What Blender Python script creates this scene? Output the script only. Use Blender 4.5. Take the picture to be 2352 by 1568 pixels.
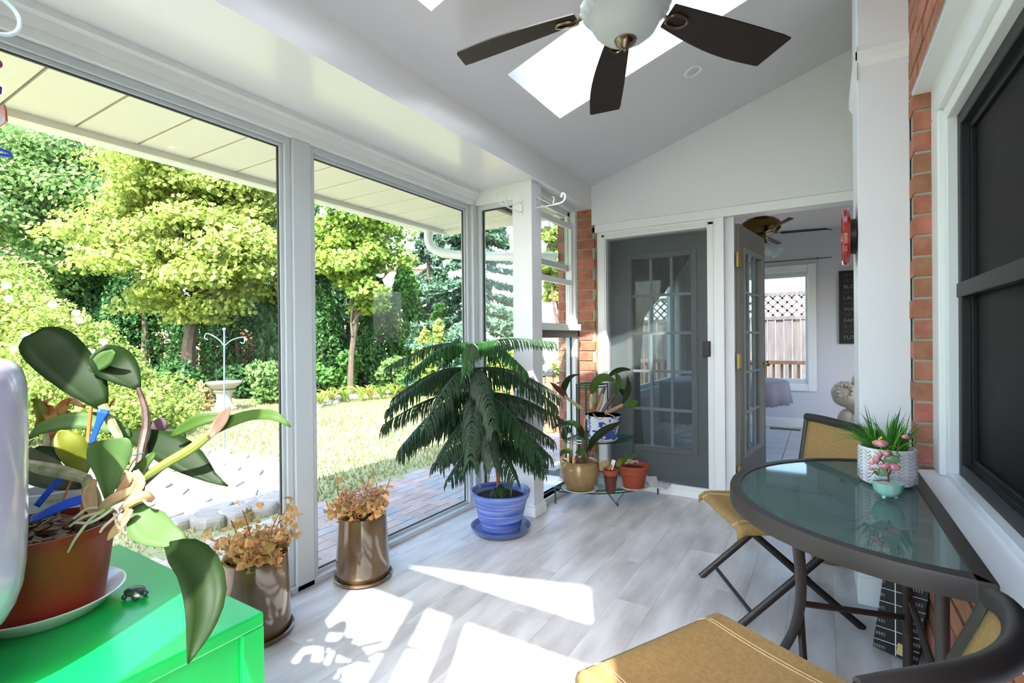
import bpy, math, random
import numpy as np
from mathutils import Vector, Matrix
random.seed(7); np.random.seed(7)
for o in list(bpy.data.objects): bpy.data.objects.remove(o, do_unlink=True)
SC = bpy.context.scene
COL = SC.collection
# ------------------------------------------------------------------ camera
FPX, YAW, PIT, ROL, CAMH = 1151.755, 0.553754, -0.0037016, -0.0093321, 1.25
_F = Vector((-math.sin(YAW)*math.cos(PIT), math.cos(YAW)*math.cos(PIT), math.sin(PIT)))
_r0 = Vector((math.cos(YAW), math.sin(YAW), 0)); _u0 = _r0.cross(_F)
_R = _r0*math.cos(ROL)+_u0*math.sin(ROL); _U = -_r0*math.sin(ROL)+_u0*math.cos(ROL)
CAM = Vector((0, 0, CAMH))
cd = bpy.data.cameras.new('camera'); cam = bpy.data.objects.new('camera', cd); COL.objects.link(cam)
cd.sensor_width = 36; cd.lens = FPX/2352*36; cd.clip_start = .01; cd.clip_end = 300
m3 = Matrix((_R, _U, -_F)).transposed()
cam.matrix_world = Matrix.Translation(CAM) @ m3.to_4x4()
SC.camera = cam
# ------------------------------------------------------------------ light
SUN = Vector((-.396, .81, -1.0)).normalized()          # travel direction of the sunlight
W = bpy.data.worlds.new('world'); SC.world = W; W.use_nodes = True
wn = W.node_tree; bg = wn.nodes['Background']
sky = wn.nodes.new('ShaderNodeTexSky'); sky.sky_type = 'NISHITA'; sky.sun_disc = False
sky.sun_elevation = math.asin(-SUN.z); sky.sun_rotation = math.atan2(-SUN.x, -SUN.y)
sky.air_density = 1.0; sky.dust_density = 2.5; sky.ozone_density = 1.0
wn.links.new(sky.outputs[0], bg.inputs[0]); bg.inputs[1].default_value = 0.33
sd = bpy.data.lights.new('sun', 'SUN'); sd.energy = 5.0; sd.angle = .012; sd.color = (1, .97, .92)
so = bpy.data.objects.new('sun', sd); COL.objects.link(so); so.location = (3, -6, 9)
so.rotation_euler = SUN.to_track_quat('-Z', 'Y').to_euler()
SC.view_settings.view_transform = 'Standard'; SC.view_settings.look = 'None'
SC.view_settings.gamma = 1; SC.view_settings.exposure = 2.0
try: SC.view_settings.use_curve_mapping = False
except Exception: pass
# ------------------------------------------------------------------ pixel helpers (a pixel gives a direction)
def ray(x, y): return _F+_R*((x-1176)/FPX)-_U*((y-784)/FPX)
def P(x, y, d): return CAM+ray(x, y)*d                  # d = distance along the view axis
def onz(x, y, z): r = ray(x, y); return CAM+r*((z-CAMH)/r.z)
def onx(x, y, X): r = ray(x, y); return CAM+r*(X/r.x)
def ony(x, y, Y): r = ray(x, y); return CAM+r*(Y/r.y)
# ------------------------------------------------------------------ mesh builder
class MB:
    def __init__(s): s.v = []; s.f = []
    def add(s, v, f):
        b = len(s.v); s.v += [tuple(p) for p in v]; s.f += [tuple(i+b for i in q) for q in f]; return s
    def box(s, x0, x1, y0, y1, z0, z1):
        return s.add([(x0,y0,z0),(x1,y0,z0),(x1,y1,z0),(x0,y1,z0),(x0,y0,z1),(x1,y0,z1),(x1,y1,z1),(x0,y1,z1)],
                     [(3,2,1,0),(4,5,6,7),(0,1,5,4),(1,2,6,5),(2,3,7,6),(3,0,4,7)])
    def obox(s, c, sz, rot=None):
        R = rot or Matrix.Identity(3); c = Vector(c); h = [k/2 for k in sz]; t = MB().box(-h[0],h[0],-h[1],h[1],-h[2],h[2])
        return s.add([c+R@Vector(p) for p in t.v], t.f)
    def bar(s, a, b, w, h, up=(0,0,1)):
        a = Vector(a); b = Vector(b); d = (b-a); L = d.length; d.normalize()
        sx = d.cross(Vector(up)); 
        if sx.length < 1e-4: sx = d.cross(Vector((1,0,0)))
        sx.normalize(); uz = sx.cross(d)
        return s.obox((a+b)/2, (w, L, h), Matrix((sx, d, uz)).transposed())
    def prism(s, poly, ax, a0, a1):
        n = len(poly)
        def mk(p, a): return {'x': (a, p[0], p[1]), 'y': (p[0], a, p[1]), 'z': (p[0], p[1], a)}[ax]
        v = [mk(p, a0) for p in poly]+[mk(p, a1) for p in poly]
        f = [tuple(range(n)), tuple(range(2*n-1, n-1, -1))]+[(i, i+n, (i+1) % n+n, (i+1) % n) for i in range(n)]
        return s.add(v, f)
    def tube(s, path, r, n=8, cap=True, flat=1.0):
        path = [Vector(p) for p in path]; m = len(path)
        rr = [r]*m if not hasattr(r, '__len__') else r
        t0 = (path[1]-path[0]).normalized()
        a = Vector((0,0,1)) if abs(t0.z) < .9 else Vector((1,0,0))
        x = t0.cross(a).normalized(); v = []
        for i, p in enumerate(path):
            t = (path[min(i+1, m-1)]-path[max(i-1, 0)]).normalized()
            x = (x-t*x.dot(t)); x = x.normalized() if x.length > 1e-6 else t.orthogonal().normalized()
            y = t.cross(x)
            for k in range(n):
                an = 2*math.pi*k/n; v.append(p+x*(rr[i]*math.cos(an))+y*(rr[i]*flat*math.sin(an)))
        f = [(i*n+k, i*n+(k+1) % n, (i+1)*n+(k+1) % n, (i+1)*n+k) for i in range(m-1) for k in range(n)]
        if cap: f += [tuple(range(n-1, -1, -1)), tuple((m-1)*n+k for k in range(n))]
        return s.add(v, f)
    def lathe(s, prof, c=(0,0,0), n=32, wob=None, ax=None):
        c = Vector(c); v = []; m = len(prof)
        for i, (r, z) in enumerate(prof):
            for k in range(n):
                an = 2*math.pi*k/n; q = r*(1 if wob is None else wob(an, z))
                p = Vector((q*math.cos(an), q*math.sin(an), z))
                if ax is not None: p = ax@p
                v.append(c+p)
        f = [(i*n+k, i*n+(k+1) % n, (i+1)*n+(k+1) % n, (i+1)*n+k) for i in range(m-1) for k in range(n)]
        f += [tuple(range(n-1, -1, -1)), tuple((m-1)*n+k for k in range(n))]
        return s.add(v, f)
    def ball(s, c, r, nu=12, nv=8):
        r = (r, r, r) if not hasattr(r, '__len__') else r; c = Vector(c)
        prof = [(math.sin(math.pi*i/nv), -math.cos(math.pi*i/nv)) for i in range(nv+1)]
        t = MB().lathe([(max(a, .001), b) for a, b in prof], (0,0,0), nu)
        return s.add([(c.x+p[0]*r[0], c.y+p[1]*r[1], c.z+p[2]*r[2]) for p in t.v], t.f)
    def leaf(s, pts, w, nrm=None, crease=.25, twist=None, tip=True):
        """pts: midline; w: full widths; nrm: approximate facing"""
        pts = [Vector(p) for p in pts]; m = len(pts); v = []
        for i, p in enumerate(pts):
            t = (pts[min(i+1, m-1)]-pts[max(i-1, 0)]).normalized()
            nn = Vector(nrm[i] if (nrm is not None and hasattr(nrm[0], '__len__')) else (nrm or (0,0,1)))
            sx = t.cross(nn); sx = sx.normalized() if sx.length > 1e-5 else t.orthogonal().normalized()
            up = sx.cross(t).normalized()
            if twist: q = Matrix.Rotation(twist[i] if hasattr(twist, '__len__') else twist, 3, t); sx = q@sx; up = q@up
            h = w[i]/2
            v += [p-sx*h+up*(h*crease), p-sx*h*.5+up*(h*crease*.4), p, p+sx*h*.5+up*(h*crease*.4), p+sx*h+up*(h*crease)]
        f = [(i*5+k, i*5+k+1, (i+1)*5+k+1, (i+1)*5+k) for i in range(m-1) for k in range(4)]
        return s.add(v, f)
    def build(s, name, mat, parent=None, smooth=False, bev=0, kind=None, solid=0, ang=.7):
        me = bpy.data.meshes.new(name); fr = frame_of(parent)
        vv = s.v
        if fr is not None: vv = [fr@Vector(p) for p in vv]
        me.from_pydata([tuple(p) for p in vv], [], s.f); me.update()
        o = bpy.data.objects.new(name, me); COL.objects.link(o)
        me.materials.append(mat)
        if parent is not None: o.parent = parent; FR[o.name] = FR.get(parent.name)
        if smooth: shade(me, ang)
        if bev:
            b = o.modifiers.new('bevel', 'BEVEL'); b.width = bev; b.segments = 2; b.limit_method = 'ANGLE'; b.angle_limit = .6
        if solid:
            b = o.modifiers.new('solid', 'SOLIDIFY'); b.thickness = solid; b.offset = 0
        if kind: o['kind'] = kind
        return o
def shade(me, ang=.7):
    me.polygons.foreach_set('use_smooth', [True]*len(me.polygons)); me.set_sharp_from_angle(angle=ang)
FR = {}
def frame_of(p): return FR.get(p.name) if p is not None else None
def thing(name, label, cat, loc=(0,0,0), rz=0, group=None, kind=None):
    o = bpy.data.objects.new(name, None); COL.objects.link(o); o.empty_display_size = .1
    o.location = loc; o.rotation_euler = (0, 0, rz)
    FR[o.name] = (Matrix.Translation(Vector(loc)) @ Matrix.Rotation(rz, 4, 'Z')).inverted()
    return tag(o, label, cat, group, kind)
def tag(o, label=None, cat=None, group=None, kind=None):
    if label: o['label'] = label
    if cat: o['category'] = cat
    if group: o['group'] = group
    if kind: o['kind'] = kind
    return o
def struct(name, label=None, loc=(0,0,0)):
    return thing(name, label, None, loc, 0, None, 'structure')
def curve(pts, n=12):
    """Catmull-Rom through points (any dimension)"""
    a = np.array([tuple(p) for p in pts], float); a = np.vstack([2*a[0]-a[1], a, 2*a[-1]-a[-2]]); out = []
    m = len(a)-3
    for i in range(m):
        for t in np.linspace(0, 1, max(2, n//m+1))[:-1]:
            p0, p1, p2, p3 = a[i:i+4]
            out.append(.5*((2*p1)+(-p0+p2)*t+(2*p0-5*p1+4*p2-p3)*t*t+(-p0+3*p1-3*p2+p3)*t**3))
    out.append(a[-2]); return [tuple(p) for p in out]
# ------------------------------------------------------------------ materials
def lin(c):
    return tuple((x/12.92 if x <= .04045 else ((x+.055)/1.055)**2.4) for x in [k/255 for k in c])
MATS = {}
def M(name, col, rough=.5, metal=0, var=0, scale=8, bump=0, bscale=60, col2=None, rnd=0, isl=0, stretch=None, trans=0, spec=.5, coat=0, detail=4, seed=0, emit=0):
    """col in sRGB 0-255. var: noise mix to col2; rnd: per-object value jitter; isl: per-leaf jitter; trans: translucency"""
    if name in MATS: return MATS[name]
    m = bpy.data.materials.new(name); m.use_nodes = True; MATS[name] = m
    nt = m.node_tree; N = nt.nodes; L = nt.links; b = N['Principled BSDF']; out = N['Material Output']
    c = lin(col); b.inputs['Base Color'].default_value = (*c, 1); b.inputs['Roughness'].default_value = rough
    b.inputs['Metallic'].default_value = metal; b.inputs['Specular IOR Level'].default_value = spec
    if coat: b.inputs['Coat Weight'].default_value = coat; b.inputs['Coat Roughness'].default_value = .08
    tc = N.new('ShaderNodeTexCoord'); vec = tc.outputs['Object']; oi = N.new('ShaderNodeObjectInfo')
    mp = N.new('ShaderNodeMapping'); L.new(vec, mp.inputs['Vector']); vec = mp.outputs['Vector']
    if stretch: mp.inputs['Scale'].default_value = stretch
    if rnd:
        cx = N.new('ShaderNodeCombineXYZ'); mu = N.new('ShaderNodeMath'); mu.operation = 'MULTIPLY'; mu.inputs[1].default_value = 37.3
        L.new(oi.outputs['Random'], mu.inputs[0]); L.new(mu.outputs[0], cx.inputs[0]); L.new(mu.outputs[0], cx.inputs[1]); L.new(cx.outputs[0], mp.inputs['Location'])
    last = None
    rgb = N.new('ShaderNodeRGB'); rgb.outputs[0].default_value = (*c, 1); last = rgb.outputs[0]
    if var and col2:
        nz = N.new('ShaderNodeTexNoise'); nz.inputs['Scale'].default_value = scale; nz.inputs['Detail'].default_value = detail; L.new(vec, nz.inputs['Vector'])
        rp = N.new('ShaderNodeMapRange'); rp.inputs[1].default_value = .35; rp.inputs[2].default_value = .68; rp.inputs[4].default_value = var; L.new(nz.outputs['Fac'], rp.inputs[0])
        mx = N.new('ShaderNodeMix'); mx.data_type = 'RGBA'; L.new(rp.outputs[0], mx.inputs[0]); L.new(last, mx.inputs[6]); mx.inputs[7].default_value = (*lin(col2), 1); last = mx.outputs[2]
    for amt, src in ((rnd, oi.outputs['Random']), (isl, None)):
        if not amt: continue
        if src is None: src = N.new('ShaderNodeNewGeometry').outputs['Random Per Island']
        mr = N.new('ShaderNodeMapRange'); mr.inputs[3].default_value = 1-amt; mr.inputs[4].default_value = 1+amt; L.new(src, mr.inputs[0])
        hs = N.new('ShaderNodeHueSaturation'); L.new(mr.outputs[0], hs.inputs['Value']); L.new(last, hs.inputs['Color'])
        mh = N.new('ShaderNodeMapRange'); mh.inputs[3].default_value = .5+amt*.06; mh.inputs[4].default_value = .5-amt*.06; L.new(src, mh.inputs[0]); L.new(mh.outputs[0], hs.inputs['Hue'])
        last = hs.outputs[0]
    L.new(last, b.inputs['Base Color'])
    if bump:
        nb = N.new('ShaderNodeTexNoise'); nb.inputs['Scale'].default_value = bscale; nb.inputs['Detail'].default_value = 3; L.new(vec, nb.inputs['Vector'])
        bp = N.new('ShaderNodeBump'); bp.inputs['Strength'].default_value = bump; bp.inputs['Distance'].default_value = .01; L.new(nb.outputs['Fac'], bp.inputs['Height']); L.new(bp.outputs[0], b.inputs['Normal'])
    if trans:
        tr = N.new('ShaderNodeBsdfTranslucent'); L.new(last, tr.inputs[0]); ms = N.new('ShaderNodeMixShader'); ms.inputs[0].default_value = trans
        L.new(b.outputs[0], ms.inputs[1]); L.new(tr.outputs[0], ms.inputs[2]); L.new(ms.outputs[0], out.inputs[0])
    if emit: b.inputs['Emission Color'].default_value = (*c, 1); b.inputs['Emission Strength'].default_value = emit
    return m
def glassmat(name, tint=(255,255,255), refl=.07, rough=.0):
    if name in MATS: return MATS[name]
    m = bpy.data.materials.new(name); m.use_nodes = True; MATS[name] = m; nt = m.node_tree; N = nt.nodes; L = nt.links
    N.remove(N['Principled BSDF']); t = N.new('ShaderNodeBsdfTransparent'); t.inputs[0].default_value = (*lin(tint), 1)
    g = N.new('ShaderNodeBsdfGlossy'); g.inputs['Roughness'].default_value = rough
    lw = N.new('ShaderNodeLayerWeight'); lw.inputs[0].default_value = .5
    pw = N.new('ShaderNodeMath'); pw.operation = 'POWER'; pw.inputs[1].default_value = 5; L.new(lw.outputs['Facing'], pw.inputs[0])
    mr = N.new('ShaderNodeMath'); mr.operation = 'MULTIPLY_ADD'; mr.inputs[1].default_value = .35; mr.inputs[2].default_value = refl; L.new(pw.outputs[0], mr.inputs[0]); mr.use_clamp = True
    ms = N.new('ShaderNodeMixShader'); L.new(mr.outputs[0], ms.inputs[0]); L.new(t.outputs[0], ms.inputs[1]); L.new(g.outputs[0], ms.inputs[2]); L.new(ms.outputs[0], N['Material Output'].inputs[0])
    return m
def meshmat(name, col, op=.5):
    """fine woven screen: partly see-through everywhere"""
    if name in MATS: return MATS[name]
    m = bpy.data.materials.new(name); m.use_nodes = True; MATS[name] = m; nt = m.node_tree; N = nt.nodes; L = nt.links
    b = N['Principled BSDF']; b.inputs['Base Color'].default_value = (*lin(col), 1); b.inputs['Roughness'].default_value = .6
    t = N.new('ShaderNodeBsdfTransparent'); ms = N.new('ShaderNodeMixShader'); ms.inputs[0].default_value = op
    L.new(t.outputs[0], ms.inputs[1]); L.new(b.outputs[0], ms.inputs[2]); L.new(ms.outputs[0], N['Material Output'].inputs[0])
    return m
WHITE = M('white_paint', (227,228,233), .45, var=.25, scale=3, col2=(219,220,226))
CEIL = M('ceiling_paint', (217,217,222), .6, bump=.03, bscale=300)
TRIMW = M('white_trim', (232,234,235), .35)
ALU = M('aluminium_frame', (196,203,208), .35, metal=.0)
ALUD = M('dark_gasket', (40,42,44), .6)
VINYL = M('window_vinyl', (222,226,226), .35)
BRICK = M('brick', (172,114,90), .85, var=.8, scale=14, col2=(142,84,64), bump=.6, bscale=45, rnd=.22)
MORT = M('mortar', (160,152,138), .95, bump=.5, bscale=80)
PANE = glassmat('pane_glass', (250,253,252), .018)
# ================================================================== the room
XW, XR, YE, YR = -2.25, .335, 4.06, -.10
def cz(x): return 2.565+.325*(x+1.685)
PLK = M('vinyl_plank', (220,219,220), .36, var=.95, scale=2.0, col2=(174,169,169), stretch=(4,.9,1), rnd=.04, detail=8, bump=.02, bscale=20)
fl = struct('floor', 'grey wood-look plank floor of the sunroom'); 
MB().box(-2.32, .6, -.25, 4.3, -.2, -.012).build('subfloor', M('subfloor', (90,88,86), .9), fl)
pm = {}
for i in range(15):
    x0 = -2.3+i*.18; y = -.25-((i*.43) % 1.2)
    while y < 4.12:
        ya, yb = max(y, -.25), min(y+1.2, 4.10)
        if yb-ya > .03:
            k = round(yb-ya, 3)
            if k not in pm:
                o = MB().box(.0003, .1797, .0003, k-.0003, -.012, 0).build('plank', PLK, fl, bev=.0006); pm[k] = o; o.location = (x0, ya, 0)
            else:
                c = pm[k].copy(); COL.objects.link(c); c.location = (x0, ya, 0)
        y += 1.2
# ---- ceiling with two skylight wells
ce = struct('ceiling', 'white sloping ceiling with two skylight wells')
SKY = [(1.03, 1.65), (2.26, 2.885)]; SX0, SX1 = -1.41, -.28; TH = .14
def slab(mb, x0, x1, y0, y1, t=TH): mb.prism([(x0, cz(x0)), (x1, cz(x1)), (x1, cz(x1)+t), (x0, cz(x0)+t)], 'y', y0, y1)
c = MB(); ys = [-.25]
for a, b in SKY: ys += [a, b]
ys += [4.3]
for i in range(0, len(ys), 2): slab(c, -1.69, .75, ys[i], ys[i+1])
for a, b in SKY: slab(c, -1.69, SX0, a, b); slab(c, SX1, .75, a, b)
c.build('plaster', CEIL, ce)
for n, (a, b) in enumerate(SKY):
    w = struct('window_%d' % (10+n), ['white skylight well nearer the camera, just clipped by the photo top', 'white skylight well behind the ceiling fan'][n])
    q = MB(); t = .02; h0, h1 = TH-.0, .36
    def wall(x0, x1, y0, y1): q.prism([(x0, cz(x0)+h0), (x1, cz(x1)+h0), (x1, cz(x1)+h1), (x0, cz(x0)+h1)], 'y', y0, y1)
    wall(SX0-t, SX0, a-t, b+t); wall(SX1, SX1+t, a-t, b+t); wall(SX0, SX1, a-t, a); wall(SX0, SX1, b, b+t)
    q.build('skylight_well', WHITE, w)
    MB().prism([(SX0-.03, cz(SX0-.03)+h1), (SX1+.03, cz(SX1+.03)+h1), (SX1+.03, cz(SX1+.03)+h1+.006), (SX0-.03, cz(SX0-.03)+h1+.006)], 'y', a-.03, b+.03).build('pane', PANE, w)
# ---- beam and bay soffit on the window side, eave outside
be = struct('trim_1', 'white boxed beam and bay soffit over the big windows')
MB().box(-2.3, -1.69, -.25, 3.21, 2.372, 2.60).build('soffit_box', M('gloss_white', (225,226,228), .22), be)
MB().box(-1.86, -1.69, 3.21, 4.12, 2.372, 2.60).build('beam', MATS['gloss_white'], be)
hd = struct('trim_2', 'white stepped crown trim above the big windows')
MB().box(-2.30, -2.222, -.2, 3.13, 2.262, 2.372).build('header_board', TRIMW, hd, bev=.004)
MB().prism([(-2.222, 2.372), (-2.222, 2.30), (-2.212, 2.30), (-2.198, 2.335), (-2.184, 2.345), (-2.184, 2.372)], 'y', -.2, 3.10).build('crown_moulding', TRIMW, hd)
rf = struct('roof', 'shingled roof over the sunroom and eave')
MB().prism([(-3.22, 2.40), (-1.66, 2.62), (-1.66, 2.95), (-3.22, 2.54)], 'y', -.9, 3.95).build('eave_roof', M('shingle', (110,96,86), .9, var=.6, scale=30, col2=(80,70,64)), rf)
MB().prism([(-1.69, cz(-1.69)+TH), (SX0-.03, cz(SX0-.03)+TH), (SX0-.03, cz(SX0-.03)+TH+.1), (-1.69, cz(-1.69)+TH+.1)], 'y', -.25, 4.3).build('roof_strip', MATS['shingle'], rf)
sf = struct('trim_3', 'cream aluminium eave soffit outside the windows')
SOFM = M('soffit_metal', (226,222,208), .45)
MB().box(-3.2, -2.28, -.9, 3.86, 2.345, 2.36).build('soffit_backing', M('soffit_gap', (120,122,118), .8), sf)
y = -.9+.021; k = None
while y < 3.8:
    if k is None: k = MB().box(-3.13, -2.28, .004, .258, 2.32, 2.345).build('soffit_panel', SOFM, sf, bev=.003); k.location.y = y
    else: c = k.copy(); COL.objects.link(c); c.location.y = y
    y += .266
MB().box(-3.16, -3.13, -.9, 3.86, 2.285, 2.40).build('soffit_channel', SOFM, sf)
MB().box(-3.30, -3.16, -.9, 3.86, 2.30, 2.42).build('eave_gutter', TRIMW, sf, bev=.02)
MB().prism([(-3.2, 3.80), (-1.9, 3.80), (-1.9, 3.95), (-3.2, 3.95)], 'z', 2.30, 2.62).build('fascia_end', SOFM, sf)
# ---- big windows (left)
def frame_rect_x(mb, X0, X1, y0, y1, z0, z1, w):
    mb.box(X0, X1, y0, y0+w, z0, z1); mb.box(X0, X1, y1-w, y1, z0, z1); mb.box(X0, X1, y0+w, y1-w, z0, z0+w); mb.box(X0, X1, y0+w, y1-w, z1-w, z1)
def frame_rect_y(mb, Y0, Y1, x0, x1, z0, z1, w):
    mb.box(x0, x0+w, Y0, Y1, z0, z1); mb.box(x1-w, x1, Y0, Y1, z0, z1); mb.box(x0+w, x1-w, Y0, Y1, z0, z0+w); mb.box(x0+w, x1-w, Y0, Y1, z1-w, z1)
for n, (a, b) in enumerate([(-.2, 1.55), (1.652, 3.045)]):
    w = struct('window_%d' % (n+1), ['large fixed pane window nearest the camera, facing the garden', 'large fixed pane window between the mullion and the corner post'][n])
    q = MB(); frame_rect_x(q, -2.30, -2.245, a, b, .0, 2.262, .032); q.build('window_frame', ALU, w, bev=.003)
    q = MB(); frame_rect_x(q, -2.292, -2.262, a+.032, b-.032, .032, 2.23, .016); q.build('glazing_bead', ALU, w, bev=.002)
    q = MB(); frame_rect_x(q, -2.283, -2.271, a+.048, b-.048, .048, 2.214, .005); q.build('gasket', ALUD, w)
    MB().box(-2.280, -2.276, a+.04, b-.04, .04, 2.222).build('pane', PANE, w)
mu = struct('trim_4', 'grey-white aluminium mullion post between the two big windows')
MB().box(-2.31, -2.225, 1.55, 1.652, .0, 2.262).build('mullion_post', ALU, mu, bev=.004)
cp = struct('trim_5', 'grey-white aluminium corner post of the window bay')
MB().box(-2.31, -2.215, 3.045, 3.15, 0, 2.262).build('corner_post', ALU, cp, bev=.004)
# sill strip at floor
MB().box(-2.31, -2.225, -.2, 3.05, 0, .03).build('floor_track', ALU, struct('trim_6', 'low aluminium sill track along the floor under the windows'), bev=.003)
# return window (faces along the bay)
w = struct('window_3', 'narrow fixed window between the bay corner and the white column')
q = MB(); frame_rect_y(q, 3.10, 3.155, -2.215, -1.87, .0, 2.262, .035); q.build('window_frame', ALU, w, bev=.003)
q = MB(); frame_rect_y(q, 3.12, 3.132, -2.18, -1.905, .035, 2.227, .008); q.build('gasket', ALUD, w)
MB().box(-2.175, -1.91, 3.124, 3.128, .04, 2.22).build('pane', PANE, w)
MB().box(-2.22, -1.86, 3.09, 3.16, 2.262, 2.372).build('head_trim', TRIMW, w)
# column
co = struct('trim_7', 'square white painted column with base moulding')
MB().box(-1.885, -1.727, 3.07, 3.215, 0, 2.372).build('shaft', WHITE, co, bev=.003)
MB().box(-1.900, -1.712, 3.055, 3.23, 0, .07).box(-1.894, -1.718, 3.061, 3.224, .07, .085).build('base_moulding', TRIMW, co, bev=.005)
# hung window + lower fixed light in the side wall
X4 = -1.80
w = struct('window_4', 'double hung vinyl window beyond the white column')
q = MB(); frame_rect_x(q, X4-.07, X4+.02, 3.215, 3.955, 1.32, 2.372, .045); q.build('window_frame', VINYL, w, bev=.003)
MB().box(X4-.06, X4+.05, 3.215, 3.955, 1.32, 1.375).build('window_sill', VINYL, w, bev=.004)
q = MB(); frame_rect_x(q, X4-.025, X4+.005, 3.26, 3.915, 1.70, 2.22, .045); q.build('sash_inner', VINYL, w, bev=.003)
q = MB(); frame_rect_x(q, X4-.06, X4-.03, 3.26, 3.915, 1.375, 1.92, .0); 
q = MB(); q.box(X4-.06, X4-.03, 3.26, 3.915, 1.83, 1.875); q.box(X4-.06, X4-.03, 3.87, 3.915, 1.83, 2.327); q.box(X4-.06, X4-.03, 3.26, 3.30, 1.83, 2.327); q.box(X4-.06, X4-.03, 3.26, 3.915, 2.29, 2.327)
q.build('sash_outer', VINYL, w, bev=.003)
MB().box(X4-.012, X4-.008, 3.30, 3.87, 1.74, 2.18).build('pane', PANE, w); MB().box(X4-.047, X4-.043, 3.30, 3.87, 1.87, 2.29).build('pane', PANE, w)
for dy in (0, .012, .024): MB().box(X4-.06+dy*2, X4-.05+dy*2, 3.90-dy, 3.915-dy*.2, 1.375, 1.70).build('track', VINYL, w)
w = struct('window_5', 'fixed lower window under the double hung window')
q = MB(); frame_rect_x(q, X4-.07, X4+.02, 3.215, 3.955, .0, 1.32, .05); q.build('window_frame', VINYL, w, bev=.003)
MB().box(X4+.0, X4+.028, 3.215, 3.97, 1.265, 1.322).box(X4+.0, X4+.028, 3.942, 3.97, 0, 1.322).build('dark_casing', M('brown_casing', (92,84,80), .4), w, bev=.003)
q = MB(); frame_rect_x(q, X4-.03, X4-.018, 3.265, 3.905, .05, 1.27, .008); q.build('gasket', ALUD, w)
MB().box(X4-.026, X4-.022, 3.265, 3.905, .05, 1.27).build('pane', PANE, w)
MB().box(X4-.07, X4+.03, 3.215, 3.955, .0, .05).build('window_sill', ALU, w, bev=.003)
# ---- bricks
_bm = {}
def bricks(parent, plane, pos, a0, a1, z0, z1, out, holes=(), L=.257, Hh=.0765, g=.012, dep=.06, first=0, off=0.):
    """plane 'x': wall at x=pos running along y, faces -x if out<0.  plane 'y': wall at y=pos running along x"""
    r = 0; z = z0
    while z+Hh <= z1+.03:
        a = a0-(L/2 if (r+first) % 2 else 0)+off
        while a < a1:
            s, e = max(a, a0), min(a+L, a1); zz1 = min(z+Hh, z1)
            if e-s > .03 and zz1-z > .02 and not any(s < h[1]-.01 and e > h[0]+.01 and z < h[3]-.01 and zz1 > h[2]+.01 for h in holes):
                key = (plane, round(e-s, 3), round(zz1-z, 3), dep)
                if key not in _bm:
                    if plane == 'x': _bm[key] = MB().box(0, dep, 0, e-s, 0, zz1-z)
                    else: _bm[key] = MB().box(0, e-s, 0, dep, 0, zz1-z)
                    o = _bm[key] = _bm[key].build('brick', BRICK, None, bev=.0025)
                else:
                    o = _bm[key].copy(); COL.objects.link(o)
                j = random.uniform(-.0025, .0025)
                o.location = (pos+j, s, z) if plane == 'x' else (s, pos+j, z)
                o.parent = parent
            a += L+g
        z += Hh+g; r += 1
wr = struct('wall_right', 'red brick house wall beside the table')
# wall core behind bricks with window opening Y 1.0..2.74, Z .66..2.29
WO = (.55, 2.735, .655, 2.285)
q = MB(); q.box(XR+.008, .75, -.25, WO[0], 0, 3.4).box(XR+.008, .75, WO[1], 4.3, 0, 3.4).box(XR+.008, .75, WO[0], WO[1], 0, WO[2]).box(XR+.008, .75, WO[0], WO[1], WO[3], 3.4)
q.build('mortar_bed', MORT, wr)
bricks(wr, 'x', XR, 1.0, 2.84, .0, 3.15, -1, holes=[WO], dep=.05, first=0)
# the brick reveal at the far jamb (bricks returning into the opening)
z = 0.; r = 0
bricks(wr, 'y', 2.7295, XR+.001, .46, .0+.0885*7, 2.29, -1, L=.13, dep=.02)
for k in range(0): pass
# pilaster
pl = struct('trim_8', 'white painted boxed pilaster against the brick wall')
MB().box(.146, .338, 2.84, 3.25, 0, 3.15).build('shaft', WHITE, pl, bev=.003)
MB().box(.136, .338, 2.83, 3.26, 0, .13).build('base_moulding', TRIMW, pl, bev=.006)
MB().prism([(.146, 2.44), (.130, 2.47), (.130, 2.53), (.146, 2.60)], 'y', 2.832, 3.26).prism([(2.84, 2.50), (2.832, 2.53), (2.832, 2.57), (2.84, 2.60)], 'x', .14, .338).build('cap_moulding', TRIMW, pl)
# right house window
w = struct('window_6', 'dark screened house window in white frame at right edge')
FX = .396
q = MB()
q.box(FX, FX+.07, 2.60, 2.735, .69, 2.15)            # far jamb brickmould
q.box(FX, FX+.07, .55, 2.735, 2.15, 2.285)            # head
q.build('brickmould', VINYL, w, bev=.006)
q = MB(); q.box(FX+.02, FX+.12, 2.545, 2.60, .715, 2.095); q.box(FX+.02, FX+.12, .55, 2.60, 2.095, 2.15); q.box(FX+.02, FX+.12, .55, 2.60, .69, .715)
q.build('window_frame', VINYL, w, bev=.003)
q = MB(); q.box(FX-.062, FX-.04, .55, 2.75, 2.285, 2.295); q.box(FX-.062, FX+.05, .55, 2.735, 2.275, 2.29); q.build('head_flashing', VINYL, w)
MB().prism([(XR-.012, .60), (XR-.012, .665), (XR+.0, .682), (FX+.12, .70), (FX+.12, .60)], 'y', .55, 2.72).build('window_sill', TRIMW, w, bev=.003)
MB().box(XR-.016, XR+.0, .55, 2.70, .612, .668).build('sill_nosing', TRIMW, w, bev=.004)
DK = M('charcoal_frame', (30,34,36), .45, spec=.3); SCRN = M('dark_screen', (10,12,12), .5, spec=.12)
q = MB(); frame_rect_x(q, FX+.05, FX+.08, .6, 2.545, .715, 2.095, .05); q.box(FX+.045, FX+.08, .6, 2.545, 1.395, 1.45); q.build('sash', DK, w, bev=.004)
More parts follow.
